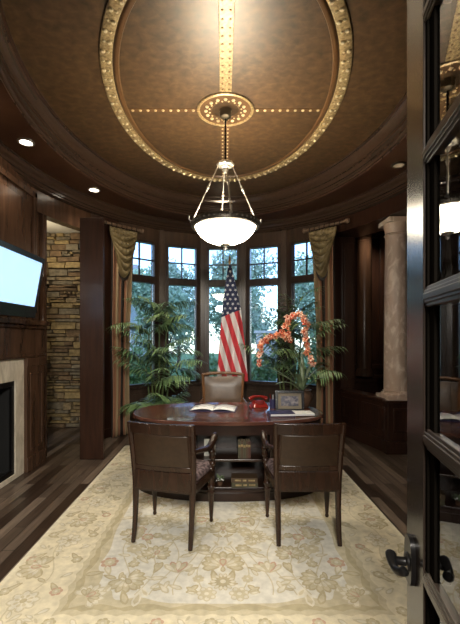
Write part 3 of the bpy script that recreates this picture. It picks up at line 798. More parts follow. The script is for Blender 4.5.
# ------------------------------------------------------------------ curtains
def curtain(side, label_c, label_r, zbot):
    # plan line from the outer end to the inner end
    P0, P1 = Vector((1.80*side,5.66)), Vector((1.43*side,6.03))
    d = (P1-P0).normalized(); nrm = Vector((d.y, -d.x))
    if nrm.y > 0: nrm = -nrm
    R0, R1 = P0-d*0.05, P1+d*0.06
    rod = thing('curtain_rod', label_r, 'curtain rod', (R0.x,R0.y,3.32))
    loc = Vector((R0.x,R0.y,3.32)); e = Vector((R1.x,R1.y,3.32))-loc
    b = MB(); b.tube([(0,0,0), e], 0.022, 12); b.build('pole', RODM, rod)
    for (p, s) in ((Vector((0,0,0)), -1), (e, 1)):
        dd = Vector((d.x,d.y,0))*s
        b = MB(); b.tube([p, p+dd*0.012, p+dd*0.02, p+dd*0.05, p+dd*0.085, p+dd*0.10], [0.022,0.03,0.022,0.042,0.036,0.008], 12); b.build('finial', RODM, rod)
    for s in (0.10, 0.85):
        q = e*s; back = -Vector((nrm.x,nrm.y,0))
        b = MB(); b.tube([q, q+back*0.14], 0.012, 8); b.build('bracket', CHAIRL, rod)
    L = e.length
    for i in range(7):
        q = e*((i+0.6)/7.2)
        b = MB(); a = Vector((nrm.x,nrm.y,0))
        b.tube([q+a*0.032*cos(t*2*pi/14)+Vector((0,0,0.032*sin(t*2*pi/14)-0.008)) for t in range(14)], 0.007, 6, closed=True); b.build('ring', STR3, rod)
    cu = thing('curtain', label_c, 'curtain', (P0.x,P0.y,0))
    Lc = (P1-P0).length
    ns = Vector((nrm.x,nrm.y))
    def panel(u, v):
        zz = 3.26-(3.26-zbot)*v
        squeeze = 1-0.22*min(1, v*2.2)
        s = 0.09+u*(Lc-0.10)*squeeze
        f = 0.042*sin(u*2*pi*4.6)+0.012*sin(v*9+u*5)
        p = d*s+ns*f
        return (p.x, p.y, zz)
    pat = [2,0,1,0,2,0,1,1]
    b = MB(); b.sheet(panel, 78, 24, mfn=lambda i, j: pat[(i//3) % 8]); b.build('striped_panel', [STR1, STR2, STR3], cu, smooth=80, solid=0.004)
    def swag(u, v):
        drop = 0.74
        s0 = 0.045+u*(Lc-0.035)
        cx = Lc*0.52
        pinch = 1-0.48*v**2.2
        s = cx+(s0-cx)*pinch
        prof = sin(pi*min(max(u,0),1))**0.75
        zz = 3.262-drop*v*(0.34+0.66*prof)-0.05*v+0.020*cos(v*2*pi*7.0+4.0*(u-0.5))*prof*min(1,v*4)
        f = 0.045+0.075*prof*sin(pi*min(1,v*0.9))+0.070*sin(v*2*pi*7.0+4.0*(u-0.5))*prof**1.1*min(1,v*4)+0.014*sin(u*2*pi*8)*(1-v)
        p = d*s+ns*f
        return (p.x, p.y, zz)
    b = MB(); b.sheet(swag, 40, 70); b.build('swag', SWAG, cu, smooth=80, solid=0.005)
    # fringe along the lower hem of the swag
    b = MB()
    pts = [swag(i/40, 1.0) for i in range(3, 38)]
    for p in pts: b.tube([(p[0],p[1],p[2]+0.004), (p[0],p[1],p[2]-0.045)], [0.007,0.003], 5)
    b.build('fringe', STR3, cu)
curtain(-1, 'olive silk swag over striped curtain left of the bay', 'wooden curtain rod with finials at the left end of the bay', 0.012)
curtain(1, 'olive silk swag over striped curtain right of the bay', 'wooden curtain rod with finials at the right end of the bay', 0.14)

# ------------------------------------------------------------------ flag on its pole
FY = 5.55
fl = thing('flag_pole', 'wooden flag pole with spear tip standing behind the desk chair', 'flag pole', (0.10,FY+0.02,0))
b = MB(); b.lathe([(0.15,0),(0.15,0.03),(0.10,0.05),(0.03,0.07),(0.02,0.12)], 24); b.build('base', BRONZE, fl)
b = MB(); b.tube([(0,0,0.08),(0,0,2.62)], 0.012, 10); b.build('pole', CHAIRL, fl)
b = MB(); b.lathe([(0.016,2.62),(0.018,2.64),(0.010,2.65),(0.022,2.69),(0.016,2.74),(0.003,2.79)], 12); b.build('spear_tip', mat('brass_tip', (0.55,0.30,0.10), 0.3, 0.7), fl)
def flag():
    KY = [(265,228.5,231.2),(280,226,234.5),(295,224,238),(310,222,241),(330,220.5,243),(350,218.8,245.5),(381,217,247.8)]
    b = MB(); nu, nv = 36, 44; uvs = []
    def at(y):
        for (a, b_) in zip(KY[:-1], KY[1:]):
            if a[0] <= y <= b_[0]:
                t = (y-a[0])/(b_[0]-a[0]); return a[1]+(b_[1]-a[1])*t, a[2]+(b_[2]-a[2])*t
        return KY[-1][1:]
    for j in range(nv+1):
        y = 265+(381-265)*j/nv; l, r = at(y)
        for i in range(nu+1):
            u = i/nu; x = l+(r-l)*u
            Yd = FY-0.05*(j/nv)+0.055*sin(u*2*pi*2.2+0.7*j/nv)*(0.25+0.75*j/nv)*min(1, (r-l)/20)
            b.v.append(((x-223)*FY/370, Yd-0.03, 1.55+(338-y)*FY/370)); uvs.append(((x-217)/100, (y-265)/100))
    for j in range(nv):
        for i in range(nu):
            a = j*(nu+1)+i; b.f.append((a, a+1, a+nu+2, a+nu+1)); b.m.append(0)
    o = b.build('flag', FLAGM, smooth=80)
    uvl = o.data.uv_layers.new(name='UVMap')
    for lp in o.data.loops: uvl.data[lp.index].uv = uvs[lp.vertex_index]
    tag(o, 'national flag with white stars and red stripes hanging furled from pole', 'flag')
flag()

# ------------------------------------------------------------------ desk
DX, DY = 0.055, 4.00
def oval(ax, by, n=72, e=0.86, x0=0, y0=0):
    return [(x0+ax*math.copysign(abs(cos(2*pi*i/n))**e, cos(2*pi*i/n)), y0+by*math.copysign(abs(sin(2*pi*i/n))**e, sin(2*pi*i/n))) for i in range(n)]
desk = thing('executive_desk', 'large oval polished mahogany desk with open bookshelf front', 'desk', (DX,DY,0.0175))
zt = 0.745
b = MB(); n = 96
vs = []; fs = []
rings = [(0.985,zt-0.036),(1.0,zt-0.030),(1.004,zt-0.02),(1.0,zt-0.006),(0.99,zt),(0.93,zt),(0.925,zt-0.0008),(0.5,zt-0.0008)]
for k, z in rings: vs += [(x*k, y*k, z) for x, y in oval(1.015, 0.548, n)]
for j in range(len(rings)-1):
    for i in range(n): fs.append((j*n+i, j*n+(i+1) % n, (j+1)*n+(i+1) % n, (j+1)*n+i))
fs.append(tuple(reversed(range(n)))); fs.append(tuple((len(rings)-1)*n+i for i in range(n)))
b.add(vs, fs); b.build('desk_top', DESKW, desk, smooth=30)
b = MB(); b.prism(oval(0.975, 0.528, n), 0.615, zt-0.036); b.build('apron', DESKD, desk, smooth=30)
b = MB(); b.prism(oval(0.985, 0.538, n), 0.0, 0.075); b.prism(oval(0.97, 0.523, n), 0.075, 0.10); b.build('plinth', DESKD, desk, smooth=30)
# pedestals: the oval left and right of the open shelf
ov = oval(0.955, 0.508, 144)
def half(lo, hi):
    P = [p for p in ov if lo <= p[0] <= hi]
    a = sorted([p for p in P if p[1] >= 0], key=lambda p: p[0]); c = sorted([p for p in P if p[1] < 0], key=lambda p: -p[0])
    def yy(x): return 0.508*max(0, 1-(abs(x)/0.955)**(2/0.86))**(0.86/2)
    out = []
    if lo > -0.9: out += [(lo, -yy(lo)), (lo, yy(lo))]
    out += a
    if hi < 0.9: out += [(hi, yy(hi)), (hi, -yy(hi))]
    out += c
    return list(reversed(out))
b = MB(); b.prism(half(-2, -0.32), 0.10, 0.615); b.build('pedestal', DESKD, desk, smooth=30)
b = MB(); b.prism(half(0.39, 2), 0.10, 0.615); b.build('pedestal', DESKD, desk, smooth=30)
b = MB(); b.box(-0.32, 0.39, -0.10, -0.08, 0.10, 0.615); b.build('back_panel', DESKD, desk, smooth=0)
b = MB(); b.box(-0.32, 0.39, -0.475, -0.10, 0.352, 0.374); b.build('shelf', WOODH, desk, smooth=0, bevel=0.003)
b = MB(); b.box(-0.32, 0.39, -0.475, -0.08, 0.095, 0.110); b.build('bottom_shelf', WOODH, desk, smooth=0, bevel=0.003)
for sx in (-0.335, 0.39):
    b = MB(); b.box(sx, sx+0.015, -0.507, -0.49, 0.10, 0.615); b.build('face_stile', WOODH, desk, smooth=0)
# drawers at the curved right and left ends
for (t0, t1) in ((-38,-8),(8,38),(142,172),(188,218)):
    b = MB(); path = []
    for i in range(9):
        t = radians(t0+(t1-t0)*i/8); c, s = cos(t), sin(t)
        x, y = 0.955*math.copysign(abs(c)**0.86, c), 0.508*math.copysign(abs(s)**0.86, s)
        nx, ny = x/0.955**2, y/0.508**2; L = sqrt(nx*nx+ny*ny); path.append((x, y, nx/L, ny/L))
    b.sweep(path, [(-0.004,0.63),(0.028,0.63),(0.03,0.637),(0.03,0.683),(0.028,0.69),(-0.004,0.69)])
    dr = b.build('drawer', WOODH, desk, smooth=30)
    x, y, nx, ny = path[4]
    k = MB(); k.tube([(x+nx*0.026,y+ny*0.026,0.66),(x+nx*0.04,y+ny*0.04,0.66),(x+nx*0.05,y+ny*0.05,0.66)], [0.008,0.006,0.013], 10); k.build('knob', GOLD, dr)
ZD = 0.0175+zt

# things on the desk
ob = thing('open_book', 'open white-paged book lying on the left of the desk top', 'book', (-0.10,4.10,ZD), radians(-7))
b = MB(); b.box(-0.25, 0.25, -0.15, 0.15, 0.0, 0.006); b.build('cover', NAVY, ob, smooth=0)
for s in (-1, 1):
    b = MB()
    def page(u, v, s=s):
        x = s*u*0.24; return (x, -0.142+0.284*v, 0.008+0.026*sin(pi*min(1,u*1.05))**0.7*(1-0.55*u))
    b.sheet(page, 14, 2); b.build('page_block', PAPER, ob, smooth=60, solid=0.002)
tp = thing('telephone', 'red desk telephone beside the framed photograph', 'telephone', (0.415,4.24,ZD), radians(15))
tp.scale = (0.86,0.86,0.86)
b = MB(); b.add([(-0.11,-0.09,0),(0.11,-0.09,0),(0.11,0.09,0),(-0.11,0.09,0),(-0.085,-0.05,0.045),(0.085,-0.05,0.045),(0.08,0.06,0.085),(-0.08,0.06,0.085)],
    [(3,2,1,0),(4,5,6,7),(0,1,5,4),(1,2,6,5),(2,3,7,6),(3,0,4,7)]); b.build('body', RED, tp, smooth=0, bevel=0.012)
b = MB(); b.lathe([(0.055,0.0),(0.055,0.008),(0.04,0.012),(0.015,0.014)], 20, M=Matrix.Translation((0,-0.01,0.060)) @ Matrix.Rotation(radians(20),4,'X')); b.build('dial', mat('dark_red_dial',(0.16,0.02,0.02),0.3), tp)
b = MB(); b.tube([(-0.12,0.05,0.095),(-0.09,0.05,0.115),(-0.04,0.05,0.132),(0.04,0.05,0.132),(0.09,0.05,0.115),(0.12,0.05,0.095)], [0.032,0.026,0.016,0.016,0.026,0.032], 12); b.build('handset', RED, tp)
b = MB(); b.tube([(-0.12+0.01*cos(i*1.3)-0.0006*i, 0.03-0.003*i, 0.012+0.01*sin(i*1.3)) for i in range(48)], 0.004, 5); b.build('cord', RED, tp)
pf = thing('framed_photograph', 'black framed photograph standing on the right of the desk top', 'photo frame', (0.715,3.955,ZD), radians(-3))
Mr = Matrix.Rotation(radians(-10), 4, 'X')
b = MB(); w, h, f = 0.155, 0.225, 0.03
for (x0, x1, z0, z1_) in ((-w,w,0,f),(-w,w,h-f,h),(-w,-w+f,f,h-f),(w-f,w,f,h-f)): b.box(x0, x1, -0.010, 0.010, z0, z1_, 0, Mr)
b.build('frame', TVB, pf, smooth=0, bevel=0.003)
b = MB(); b.box(-w+f, w-f, -0.002, 0.006, f, h-f, 0, Mr); b.build('mat_board', MATB, pf, smooth=0)
b = MB(); b.box(-w+f+0.032, w-f-0.032, -0.004, -0.002, f+0.03, h-f-0.03, 0, Mr); b.build('photograph', PHOTO, pf, smooth=0)
b = MB(); b.add([(-0.03,0.01,0.0),(0.03,0.01,0.0),(0.0,0.05,0.17),(-0.03,0.09,0.0),(0.03,0.09,0.0)], [(0,1,2),(3,2,4),(0,2,3),(1,4,2)]); b.build('easel_back', TVB, pf, smooth=0)
bi = thing('notebook', 'dark bound notebook with white page edges in front of the framed photograph', 'notebook', (0.70,3.775,ZD), radians(4))
b = MB(); b.box(-0.235, 0.02, -0.07, 0.10, 0, 0.006); b.box(-0.235, 0.02, -0.07, 0.10, 0.026, 0.031); b.box(-0.235, -0.230, -0.07, 0.10, 0.006, 0.026); b.build('cover', NAVY, bi, smooth=0)
b = MB(); b.box(-0.228, 0.22, -0.066, 0.096, 0.006, 0.026); b.build('page_block', PAPER, bi, smooth=0)
pc = thing('pen_cup', 'small dark pen cup between the telephone and the framed photograph', 'pen cup', (0.56,4.17,ZD))
b = MB(); b.lathe([(0.034,0),(0.036,0.10),(0.031,0.10),(0.029,0.01)], 18, cap=False); b.lathe([(0.034,0.0),(0.034,0.006)], 18); b.build('cup', NAVY, pc)
for i, (dx_, dy_) in enumerate(((0.02,0.01),(-0.018,0.012),(0.0,-0.02))):
    b = MB(); b.tube([(dx_*0.3,dy_*0.3,0.012),(dx_*1.6,dy_*1.6,0.155)], 0.004, 6); b.build('pen', [BLACKM, RED, WHITE][i], pc)

# flower arrangement
fa = thing('flower_arrangement', 'potted arrangement of arching orange flower sprays on the desk top', 'flower arrangement', (0.90,4.22,ZD))
FYd = 4.22
b = MB(); b.lathe([(0.06,0),(0.085,0.02),(0.115,0.09),(0.12,0.14),(0.10,0.18),(0.108,0.20),(0.096,0.20),(0.09,0.17)], 28, cap=False); b.lathe([(0.06,0),(0.06,0.005)], 28); b.build('pot', POTM, fa)
b = MB(); b.lathe([(0.093,0.178),(0.05,0.19),(0.01,0.193)], 20); b.build('soil', SOIL, fa)
def fpx(x, y, dY=0.0):
    Y = FYd+dY; return Vector(((x-223)*Y/370-0.90, dY, 1.55+(338-y)*Y/370-ZD))
def smoothpath(P, n):
    out = []
    k = len(P)-1
    for i in range(n):
        t = i/(n-1)*k; j = min(int(t), k-1); q = t-j
        p0, p1, p2, p3 = P[max(j-1,0)], P[j], P[j+1], P[min(j+2,k)]
        out.append(0.5*((2*p1)+(p2-p0)*q+(2*p0-5*p1+4*p2-p3)*q*q+(3*p1-p0-3*p2+p3)*q**3))
    return out
arcL = [fpx(290,341,-.02), fpx(284,336,-.04), fpx(277,334,-.05), fpx(269,337,-.07), fpx(263,343,-.08), fpx(260,352,-.09), fpx(259.5,364,-.10)]
arcR = [fpx(287,339,0), fpx(285.5,329,.01), fpx(289,319,.01), fpx(296,315,0), fpx(303,316,-.02), fpx(306,326,-.03), fpx(304.5,338,-.03), fpx(308,351,-.04), fpx(313,364,-.05)]
base = Vector((0,0,0.18))
stemL = [base, fpx(300,370), fpx(296,352), arcL[0]]
stemR = [base+Vector((0.02,0.01,0)), fpx(303,368,.02), fpx(292,350,.01), arcR[0]]
for s_, a_ in ((stemL, arcL), (stemR, arcR)):
    b = MB(); b.tube(smoothpath(s_, 16)+smoothpath(a_, 24)[1:], 0.0045, 6); b.build('flower_stem', STEMM, fa)
rb = random.Random(5)
bl_me = []
for k in range(3):
    b = MB()
    for i in range(5):
        t = 2*pi*i/5
        M = Matrix.Rotation(t, 4, 'Z') @ Matrix.Rotation(radians(-28), 4, 'Y')
        b.add([(0.003,-0.003,0),(0.014,-0.009,0.001),(0.025,-0.004,0.003),(0.027,0.0,0.004),(0.025,0.004,0.003),(0.014,0.009,0.001),(0.003,0.003,0)], [tuple(range(7))], 0, M)
    b.sphere((0,0,0.004), 0.006, 6, 4, 1)
    o = b.build('blossom', [BLOSS[k], BLOSS[2] if k != 2 else BLOSS[1]], fa, solid=0.0015)
    bl_me.append(o)
spots = smoothpath(arcL, 38)+smoothpath(arcR, 56)
for i, p in enumerate(spots):
    if i < 3: o = bl_me[i]
    else:
        o = bl_me[rb.choice((0,0,0,1,1,1,1,2))].copy(); C.objects.link(o); o.parent = fa
    o.location = p+Vector((rb.uniform(-.022,.022), rb.uniform(-.03,.02), rb.uniform(-.022,.022)))
    o.rotation_euler = (radians(90)+rb.uniform(-.9,.9), rb.uniform(-.6,.6), rb.uniform(-.9,.9)); k = rb.uniform(1.25,1.75); o.scale = (k,k,k)
def blade(b, p0, tip, w, sag=0.1, n=10, mi=0, fold=0.3):
    p0 = Vector(p0); tip = Vector(tip); d = tip-p0; side = d.cross(Vector((0,0,1)))
    if side.length < 1e-4: side = Vector((1,0,0))
    side.normalize(); up = side.cross(d).normalized()
    o = len(b.v)
    for i in range(n+1):
        t = i/n; c = p0+d*t+Vector((0,0,1))*sag*4*t*(1-t)
        ww = w*(sin(pi*min(1, t*0.92+0.08))**0.8)
        if i == n: ww = 0.0005
        b.v += [tuple(c-side*ww+up*ww*fold), tuple(c), tuple(c+side*ww+up*ww*fold)]
    for i in range(n):
        a = o+3*i
        b.f += [(a,a+1,a+4,a+3),(a+1,a+2,a+5,a+4)]; b.m += [mi, mi]
for (x, y, dY, w, sg) in ((268,372,-.06,.030,.05),(325,366,-.02,.032,.06),(330,378,-.10,.03,.05),(278,360,.10,.03,.05),(315,358,.05,.028,.04),(302,350,.06,.026,.02),(275,385,-.12,.03,.06),(310,380,-.16,.03,.07),(296,374,-.18,.034,.06),(262,366,.05,.028,.05)):
    b = MB(); blade(b, base+Vector((rb.uniform(-.02,.02),rb.uniform(-.02,.02),0)), fpx(x,y,dY), w, sg); b.build('leaf', LEAFD, fa, smooth=60, solid=0.0015)

# ------------------------------------------------------------------ things in the desk shelf
sh0 = 0.0177+0.110; sh1 = 0.0177+0.374
xb = 0.145
for i, (w, h, c) in enumerate(((0.026,0.165,1),(0.022,0.172,2),(0.024,0.160,1),(0.020,0.170,2),(0.024,0.166,0))):
    lab = ['olive book at the left end of the row on the upper desk shelf','second spine from the left in the row on the upper desk shelf','middle book of the row on the upper desk shelf','fourth spine from the left in the row on the upper desk shelf','oxblood book at the right end of the row on the upper desk shelf'][i]
    t = thing('book', lab, 'book', (xb+w/2,3.60,sh1), 0, 'books standing on the upper desk shelf')
    b = MB(); b.box(-w/2, -w/2+0.003, -0.05, 0.08, 0, h); b.box(w/2-0.003, w/2, -0.05, 0.08, 0, h); b.box(-w/2+0.003, w/2-0.003, -0.05, -0.047, 0, h); b.build('cover', BOOKC[c], t, smooth=0)
    b = MB(); b.box(-w/2+0.003, w/2-0.003, -0.047, 0.077, 0.004, h-0.004); b.build('page_block', PAGES, t, smooth=0)
    b = MB(); b.box(-w/2+0.002, w/2-0.002, -0.0512, -0.05, h*0.66, h*0.80); b.build('spine_band', GOLD, t, smooth=0)
    xb += w+0.001
for i, (z0, c, lab) in enumerate(((0.0,1,'lower of the two thick books lying on the bottom desk shelf'),(0.0445,2,'upper of the two thick books lying on the bottom desk shelf'))):
    t = thing('book', lab, 'book', (0.205,3.60,sh0+z0), radians(2-4*i), 'books lying on the bottom desk shelf')
    b = MB(); b.box(-0.125, 0.125, -0.08, 0.05, 0, 0.004); b.box(-0.125, 0.125, -0.08, 0.05, 0.040, 0.044); b.box(-0.125, 0.125, -0.08, -0.076, 0.004, 0.040); b.build('cover', BOOKC[c], t, smooth=0)
    b = MB(); b.box(-0.121, 0.121, -0.076, 0.046, 0.004, 0.040); b.build('page_block', PAGES, t, smooth=0)
    b = MB()
    for (x0, x1) in ((-0.09,-0.03),(-0.015,0.02),(0.04,0.10)): b.box(x0, x1, -0.0812, -0.08, 0.014, 0.030)
    b.build('spine_lettering_panel', GOLD, t, smooth=0)
t = thing('photo_card', 'small pale framed card leaning on the upper desk shelf', 'card', (-0.13,3.63,sh1+0.0005))
Mr2 = Matrix.Rotation(radians(-9), 4, 'X')
b = MB(); b.box(-0.055, 0.055, 0.0, 0.008, 0, 0.165, 0, Mr2); b.build('backing', mat('pale_card', (0.42,0.40,0.34), 0.6), t, smooth=0)
b = MB(); b.box(-0.042, 0.042, -0.002, 0.0, 0.016, 0.150, 0, Mr2); b.build('print', mat('grey_print', (0.30,0.31,0.27), 0.5), t, smooth=0)
b = MB(); b.box(-0.03, 0.03, 0.05, 0.055, 0, 0.10, 0, Matrix.Rotation(radians(12), 4, 'X')); b.build('stand', BLACKM, t, smooth=0)
t = thing('small_plant', 'small green plant with white flowers on the bottom desk shelf', 'potted plant', (-0.03,3.585,sh0))
b = MB(); b.lathe([(0.022,0),(0.03,0.035),(0.026,0.035)], 14); b.build('pot', POTM, t)
b = MB(); rr_ = random.Random(2)
for i in range(26):
    a = rr_.uniform(0,2*pi); r = rr_.uniform(0.02,0.055); blade(b, (0,0,0.033), (r*cos(a), r*sin(a)*0.8, 0.04+rr_.uniform(0,0.06)), 0.009, 0.012, 4)
b.build('foliage', LEAFD, t, smooth=60)
b = MB()
for i in range(6): a = i*1.1; b.sphere((0.03*cos(a),-0.03+0.015*sin(a),0.055+0.006*(i % 3)), 0.006, 6, 4)
b.build('white_flowers', WHITE, t)

# ------------------------------------------------------------------ visitors' armchairs (front faces +Y)
def armchair(label, loc, rz):
    t = thing('armchair', label, 'armchair', loc, rz, 'armchairs facing the desk')
    for s in (-1, 1):
        # sabre back leg rising into the back post
        b = MB(); pts = [(s*0.225,-0.245,0.004),(s*0.224,-0.222,0.12),(s*0.225,-0.205,0.26),(s*0.228,-0.198,0.42),(s*0.234,-0.205,0.56),(s*0.240,-0.232,0.76),(s*0.244,-0.260,0.905)]
        b.tube(smoothpath([Vector(p) for p in pts], 22), [0.017+0.007*min(1, i/9) for i in range(22)], 8); b.build('back_leg', CHAIRW, t)
        # turned front leg
        b = MB(); b.lathe([(0.012,0.0),(0.017,0.012),(0.013,0.03),(0.016,0.055),(0.021,0.16),(0.024,0.225),(0.031,0.24),(0.031,0.252),(0.022,0.262),(0.030,0.285),(0.034,0.30),(0.028,0.315),(0.026,0.34),(0.030,0.42)], 16, c=(s*0.255,0.205,0)); b.build('front_leg', CHAIRW, t)
        # arm, scrolled at the front, on a turned support
        b = MB(); ap = [(s*0.238,-0.215,0.700),(s*0.262,-0.12,0.690),(s*0.282,0.0,0.672),(s*0.290,0.09,0.690),(s*0.292,0.155,0.722),(s*0.290,0.195,0.725),(s*0.290,0.212,0.700),(s*0.290,0.198,0.682)]
        b.tube(smoothpath([Vector(p) for p in ap], 26), [0.016+0.010*sin(pi*i/25) for i in range(26)], 10); b.build('arm', CHAIRW, t)
        b = MB(); sp_ = [(s*0.270,0.13,0.45),(s*0.278,0.165,0.51),(s*0.286,0.125,0.57),(s*0.288,0.10,0.62),(s*0.288,0.15,0.69)]
        sm = smoothpath([Vector(p) for p in sp_], 20); b.tube(sm, [0.016+0.007*abs(sin(i*0.95)) for i in range(20)], 10)
        for q in (4, 9, 14): b.sphere(sm[q], 0.029, 10, 6)
        b.build('arm_support', CHAIRW, t)
    # seat frame
    b = MB(); fr = [(-0.245,-0.215),(0.245,-0.215),(0.285,0.225),(0.15,0.248),(0,0.255),(-0.15,0.248),(-0.285,0.225)]
    b.prism(fr, 0.385, 0.455); b.box(-0.225, 0.225, -0.226, -0.190, 0.40, 0.546); b.build('seat_frame', CHAIRW, t, smooth=0, bevel=0.008)
    b = MB(); c = (0, 0.02)
    vs = []; fs = []; lv = [(0.97,0.455),(1.0,0.470),(0.99,0.490),(0.93,0.503),(0.6,0.512),(0.2,0.514)]
    m_ = 40
    def seatp(i):
        q = 2*pi*i/m_; cc, ss = cos(q), sin(q); e = 0.35
        x = 0.262*math.copysign(abs(cc)**e, cc); y = 0.228*math.copysign(abs(ss)**e, ss)
        return (x*(1+0.16*(y/0.228)*0.5), y)
    for k, z in lv: vs += [(seatp(i)[0]*k, c[1]+0.012+seatp(i)[1]*k*0.93, z) for i in range(m_)]
    for j in range(len(lv)-1):
        for i in range(m_): fs.append((j*m_+i, j*m_+(i+1) % m_, (j+1)*m_+(i+1) % m_, (j+1)*m_+i))
    fs.append(tuple(reversed(range(m_)))); fs.append(tuple((len(lv)-1)*m_+i for i in range(m_)))
    b.add(vs, fs); b.build('seat_cushion', TAPES, t, smooth=60)
    # back: curved crest rail, panel, lower rail
    def yb(z): return -0.198-0.064*max(0, (z-0.5)/0.42)**1.2
    def curved(name, z0, z1_, hw, th, m, bow=0.03):
        b = MB(); path = []
        for i in range(13):
            u = -1+2*i/12; path.append((hw*u, -bow*(1-u*u)))
        vs = []; fs = []
        for x, dy_ in path:
            for (zz, q) in ((z0,-th),(z0,th),(z1_,th),(z1_,-th)): vs.append((x, yb(zz)+dy_+q, zz))
        for i in range(12):
            for k in range(4):
                fs.append((i*4+k, i*4+(k+1) % 4, (i+1)*4+(k+1) % 4, (i+1)*4+k))
        fs += [(0,3,2,1), (48,49,50,51)]
        fs = [tuple(reversed(f)) for f in fs]
        b.add(vs, fs); return b.build(name, m, t, smooth=40, bevel=0.006)
    curved('crest_rail', 0.825, 0.912, 0.262, 0.016, CHAIRW)
    curved('back_panel', 0.588, 0.825, 0.212, 0.020, LEATH, 0.026)
    curved('panel_stile', 0.588, 0.825, 0.2245, 0.009, CHAIRW, 0.018)
    curved('lower_rail', 0.548, 0.590, 0.226, 0.017, CHAIRW, 0.02)
    return t
ac = armchair('dark wood armchair at left, turned slightly towards the desk', (-0.395,2.955,0.0178), radians(-14))
armchair('dark wood armchair at right, set square to the desk', (0.635,2.965,0.0178), radians(0))

# desk chair behind the desk (faces -Y)
dc = thing('desk_chair', 'tan leather desk chair with golden wood frame behind the desk', 'desk chair', (0.0,4.92,0.0178))
for s in (-1, 1):
    b = MB(); b.tube(smoothpath([Vector(p) for p in ((s*0.25,0.28,0.004),(s*0.25,0.24,0.25),(s*0.255,0.23,0.46),(s*0.268,0.25,0.75),(s*0.285,0.29,1.025))], 18), 0.021, 8); b.build('back_leg', CHAIRL, dc)
    b = MB(); b.lathe([(0.018,0),(0.022,0.05),(0.028,0.25),(0.032,0.42)], 14, c=(s*0.26,-0.22,0)); b.build('front_leg', CHAIRL, dc)
    b = MB(); b.tube(smoothpath([Vector(p) for p in ((s*0.27,0.25,0.68),(s*0.30,0.1,0.665),(s*0.31,-0.08,0.66),(s*0.30,-0.16,0.62),(s*0.28,-0.18,0.44))], 18), 0.018, 8); b.build('arm', CHAIRL, dc)
b = MB(); b.prism([(-0.28,-0.25),(0.28,-0.25),(0.26,0.25),(-0.26,0.25)], 0.38, 0.44); b.build('seat_frame', CHAIRL, dc, smooth=0, bevel=0.01)
b = MB(); b.prism([(-0.27,-0.25),(0.27,-0.25),(0.245,0.22),(-0.245,0.22)], 0.44, 0.52); b.build('seat_cushion', LEATHT, dc, smooth=0, bevel=0.025)
def backslab(z0, z1_, hw0, hw1, th, y0, y1):
    b = MB(); vs = []; fs = []
    nx_, nz_ = 8, 6
    for side in (-1, 1):
        for j in range(nz_+1):
            for i in range(nx_+1):
                u = -1+2*i/nx_; v = j/nz_; hw = hw0+(hw1-hw0)*v
                puff = th*(1-u**4)*(1-(2*v-1)**4)**0.5 if side < 0 else th*0.4
                vs.append((hw*u, y0+(y1-y0)*v+0.02*(1-u*u)+side*max(0.004,puff), z0+(z1_-z0)*v))
    st_ = (nx_+1)*(nz_+1)
    for j in range(nz_):
        for i in range(nx_):
            a = j*(nx_+1)+i; fs.append((a,a+1,a+nx_+2,a+nx_+1)); fs.append((st_+a,st_+a+nx_+1,st_+a+nx_+2,st_+a+1))
    edge = [i for i in range(nx_+1)]+[j*(nx_+1)+nx_ for j in range(1,nz_+1)]+[nz_*(nx_+1)+i for i in range(nx_-1,-1,-1)]+[j*(nx_+1) for j in range(nz_-1,0,-1)]
    for k in range(len(edge)):
        a, c = edge[k], edge[(k+1) % len(edge)]; fs.append((c, a, st_+a, st_+c))
    b.add(vs, fs); return b
backslab(0.56, 0.99, 0.245, 0.262, 0.035, 0.225, 0.278).build('back_cushion', LEATHT, dc, smooth=60)
b = MB(); b.tube([(-0.288,0.29,1.02),(-0.15,0.305,1.035),(0,0.31,1.038),(0.15,0.305,1.035),(0.288,0.29,1.02)], 0.022, 8); b.build('crest_rail', CHAIRL, dc)
b = MB(); b.tube([(-0.26,0.225,0.54),(0,0.24,0.54),(0.26,0.225,0.54)], 0.018, 8); b.build('lower_rail', CHAIRL, dc)

# ------------------------------------------------------------------ potted palms
def frond(b, p0, az, L, rise, droop, leaf, n=20, seed=0):
    rd = random.Random(seed)
    pts = []
    for i in range(n+1):
        t = i/n; r = L*(t*0.92+0.08*t*t)*cos(rise*(1-0.5*t))
        pts.append(Vector((p0[0]+cos(az)*r, p0[1]+sin(az)*r, p0[2]+L*sin(rise)*t-droop*L*t*t)))
    b.tube(pts, [0.006*(1-0.8*i/n)+0.001 for i in range(n+1)], 5, mi=1)
    for i in range(4, n+1):
        t = i/n; d = (pts[i]-pts[i-1]).normalized(); side = d.cross(Vector((0,0,1))).normalized()
        ll = leaf*(0.45+0.75*sin(pi*min(1, 0.15+t*0.85)))
        for s in (-1, 1):
            tip = pts[i]+side*s*ll*0.72+d*ll*0.62+Vector((0,0,-ll*rd.uniform(0.3,0.8)))
            blade(b, pts[i], tip, ll*0.035+0.005, ll*0.12, 3, 0, 0.25)
def palm(label, loc, specs, stems):
    t = thing('potted_palm', label, 'palm', loc)
    b = MB(); b.lathe([(0.15,0),(0.17,0.02),(0.20,0.30),(0.215,0.36),(0.20,0.36),(0.18,0.30)], 28, cap=False); b.lathe([(0.15,0),(0.15,0.005)], 28); b.build('planter', POTM, t)
    b = MB(); b.lathe([(0.188,0.315),(0.05,0.33),(0.01,0.332)], 24); b.build('soil', SOIL, t)
    for p in stems:
        b = MB(); b.tube([(p[0]*0.3,p[1]*0.3,0.30),(p[0]*0.7,p[1]*0.7,p[2]*0.6),p], [0.018,0.014,0.010], 8); b.build('stem', STEMM, t)
    for k, (si, az, L, rise, droop, lf) in enumerate(specs):
        b = MB(); frond(b, stems[si], radians(az), L, radians(rise), droop, lf, seed=k); b.build('frond', [LEAFP, STEMM], t, smooth=50)
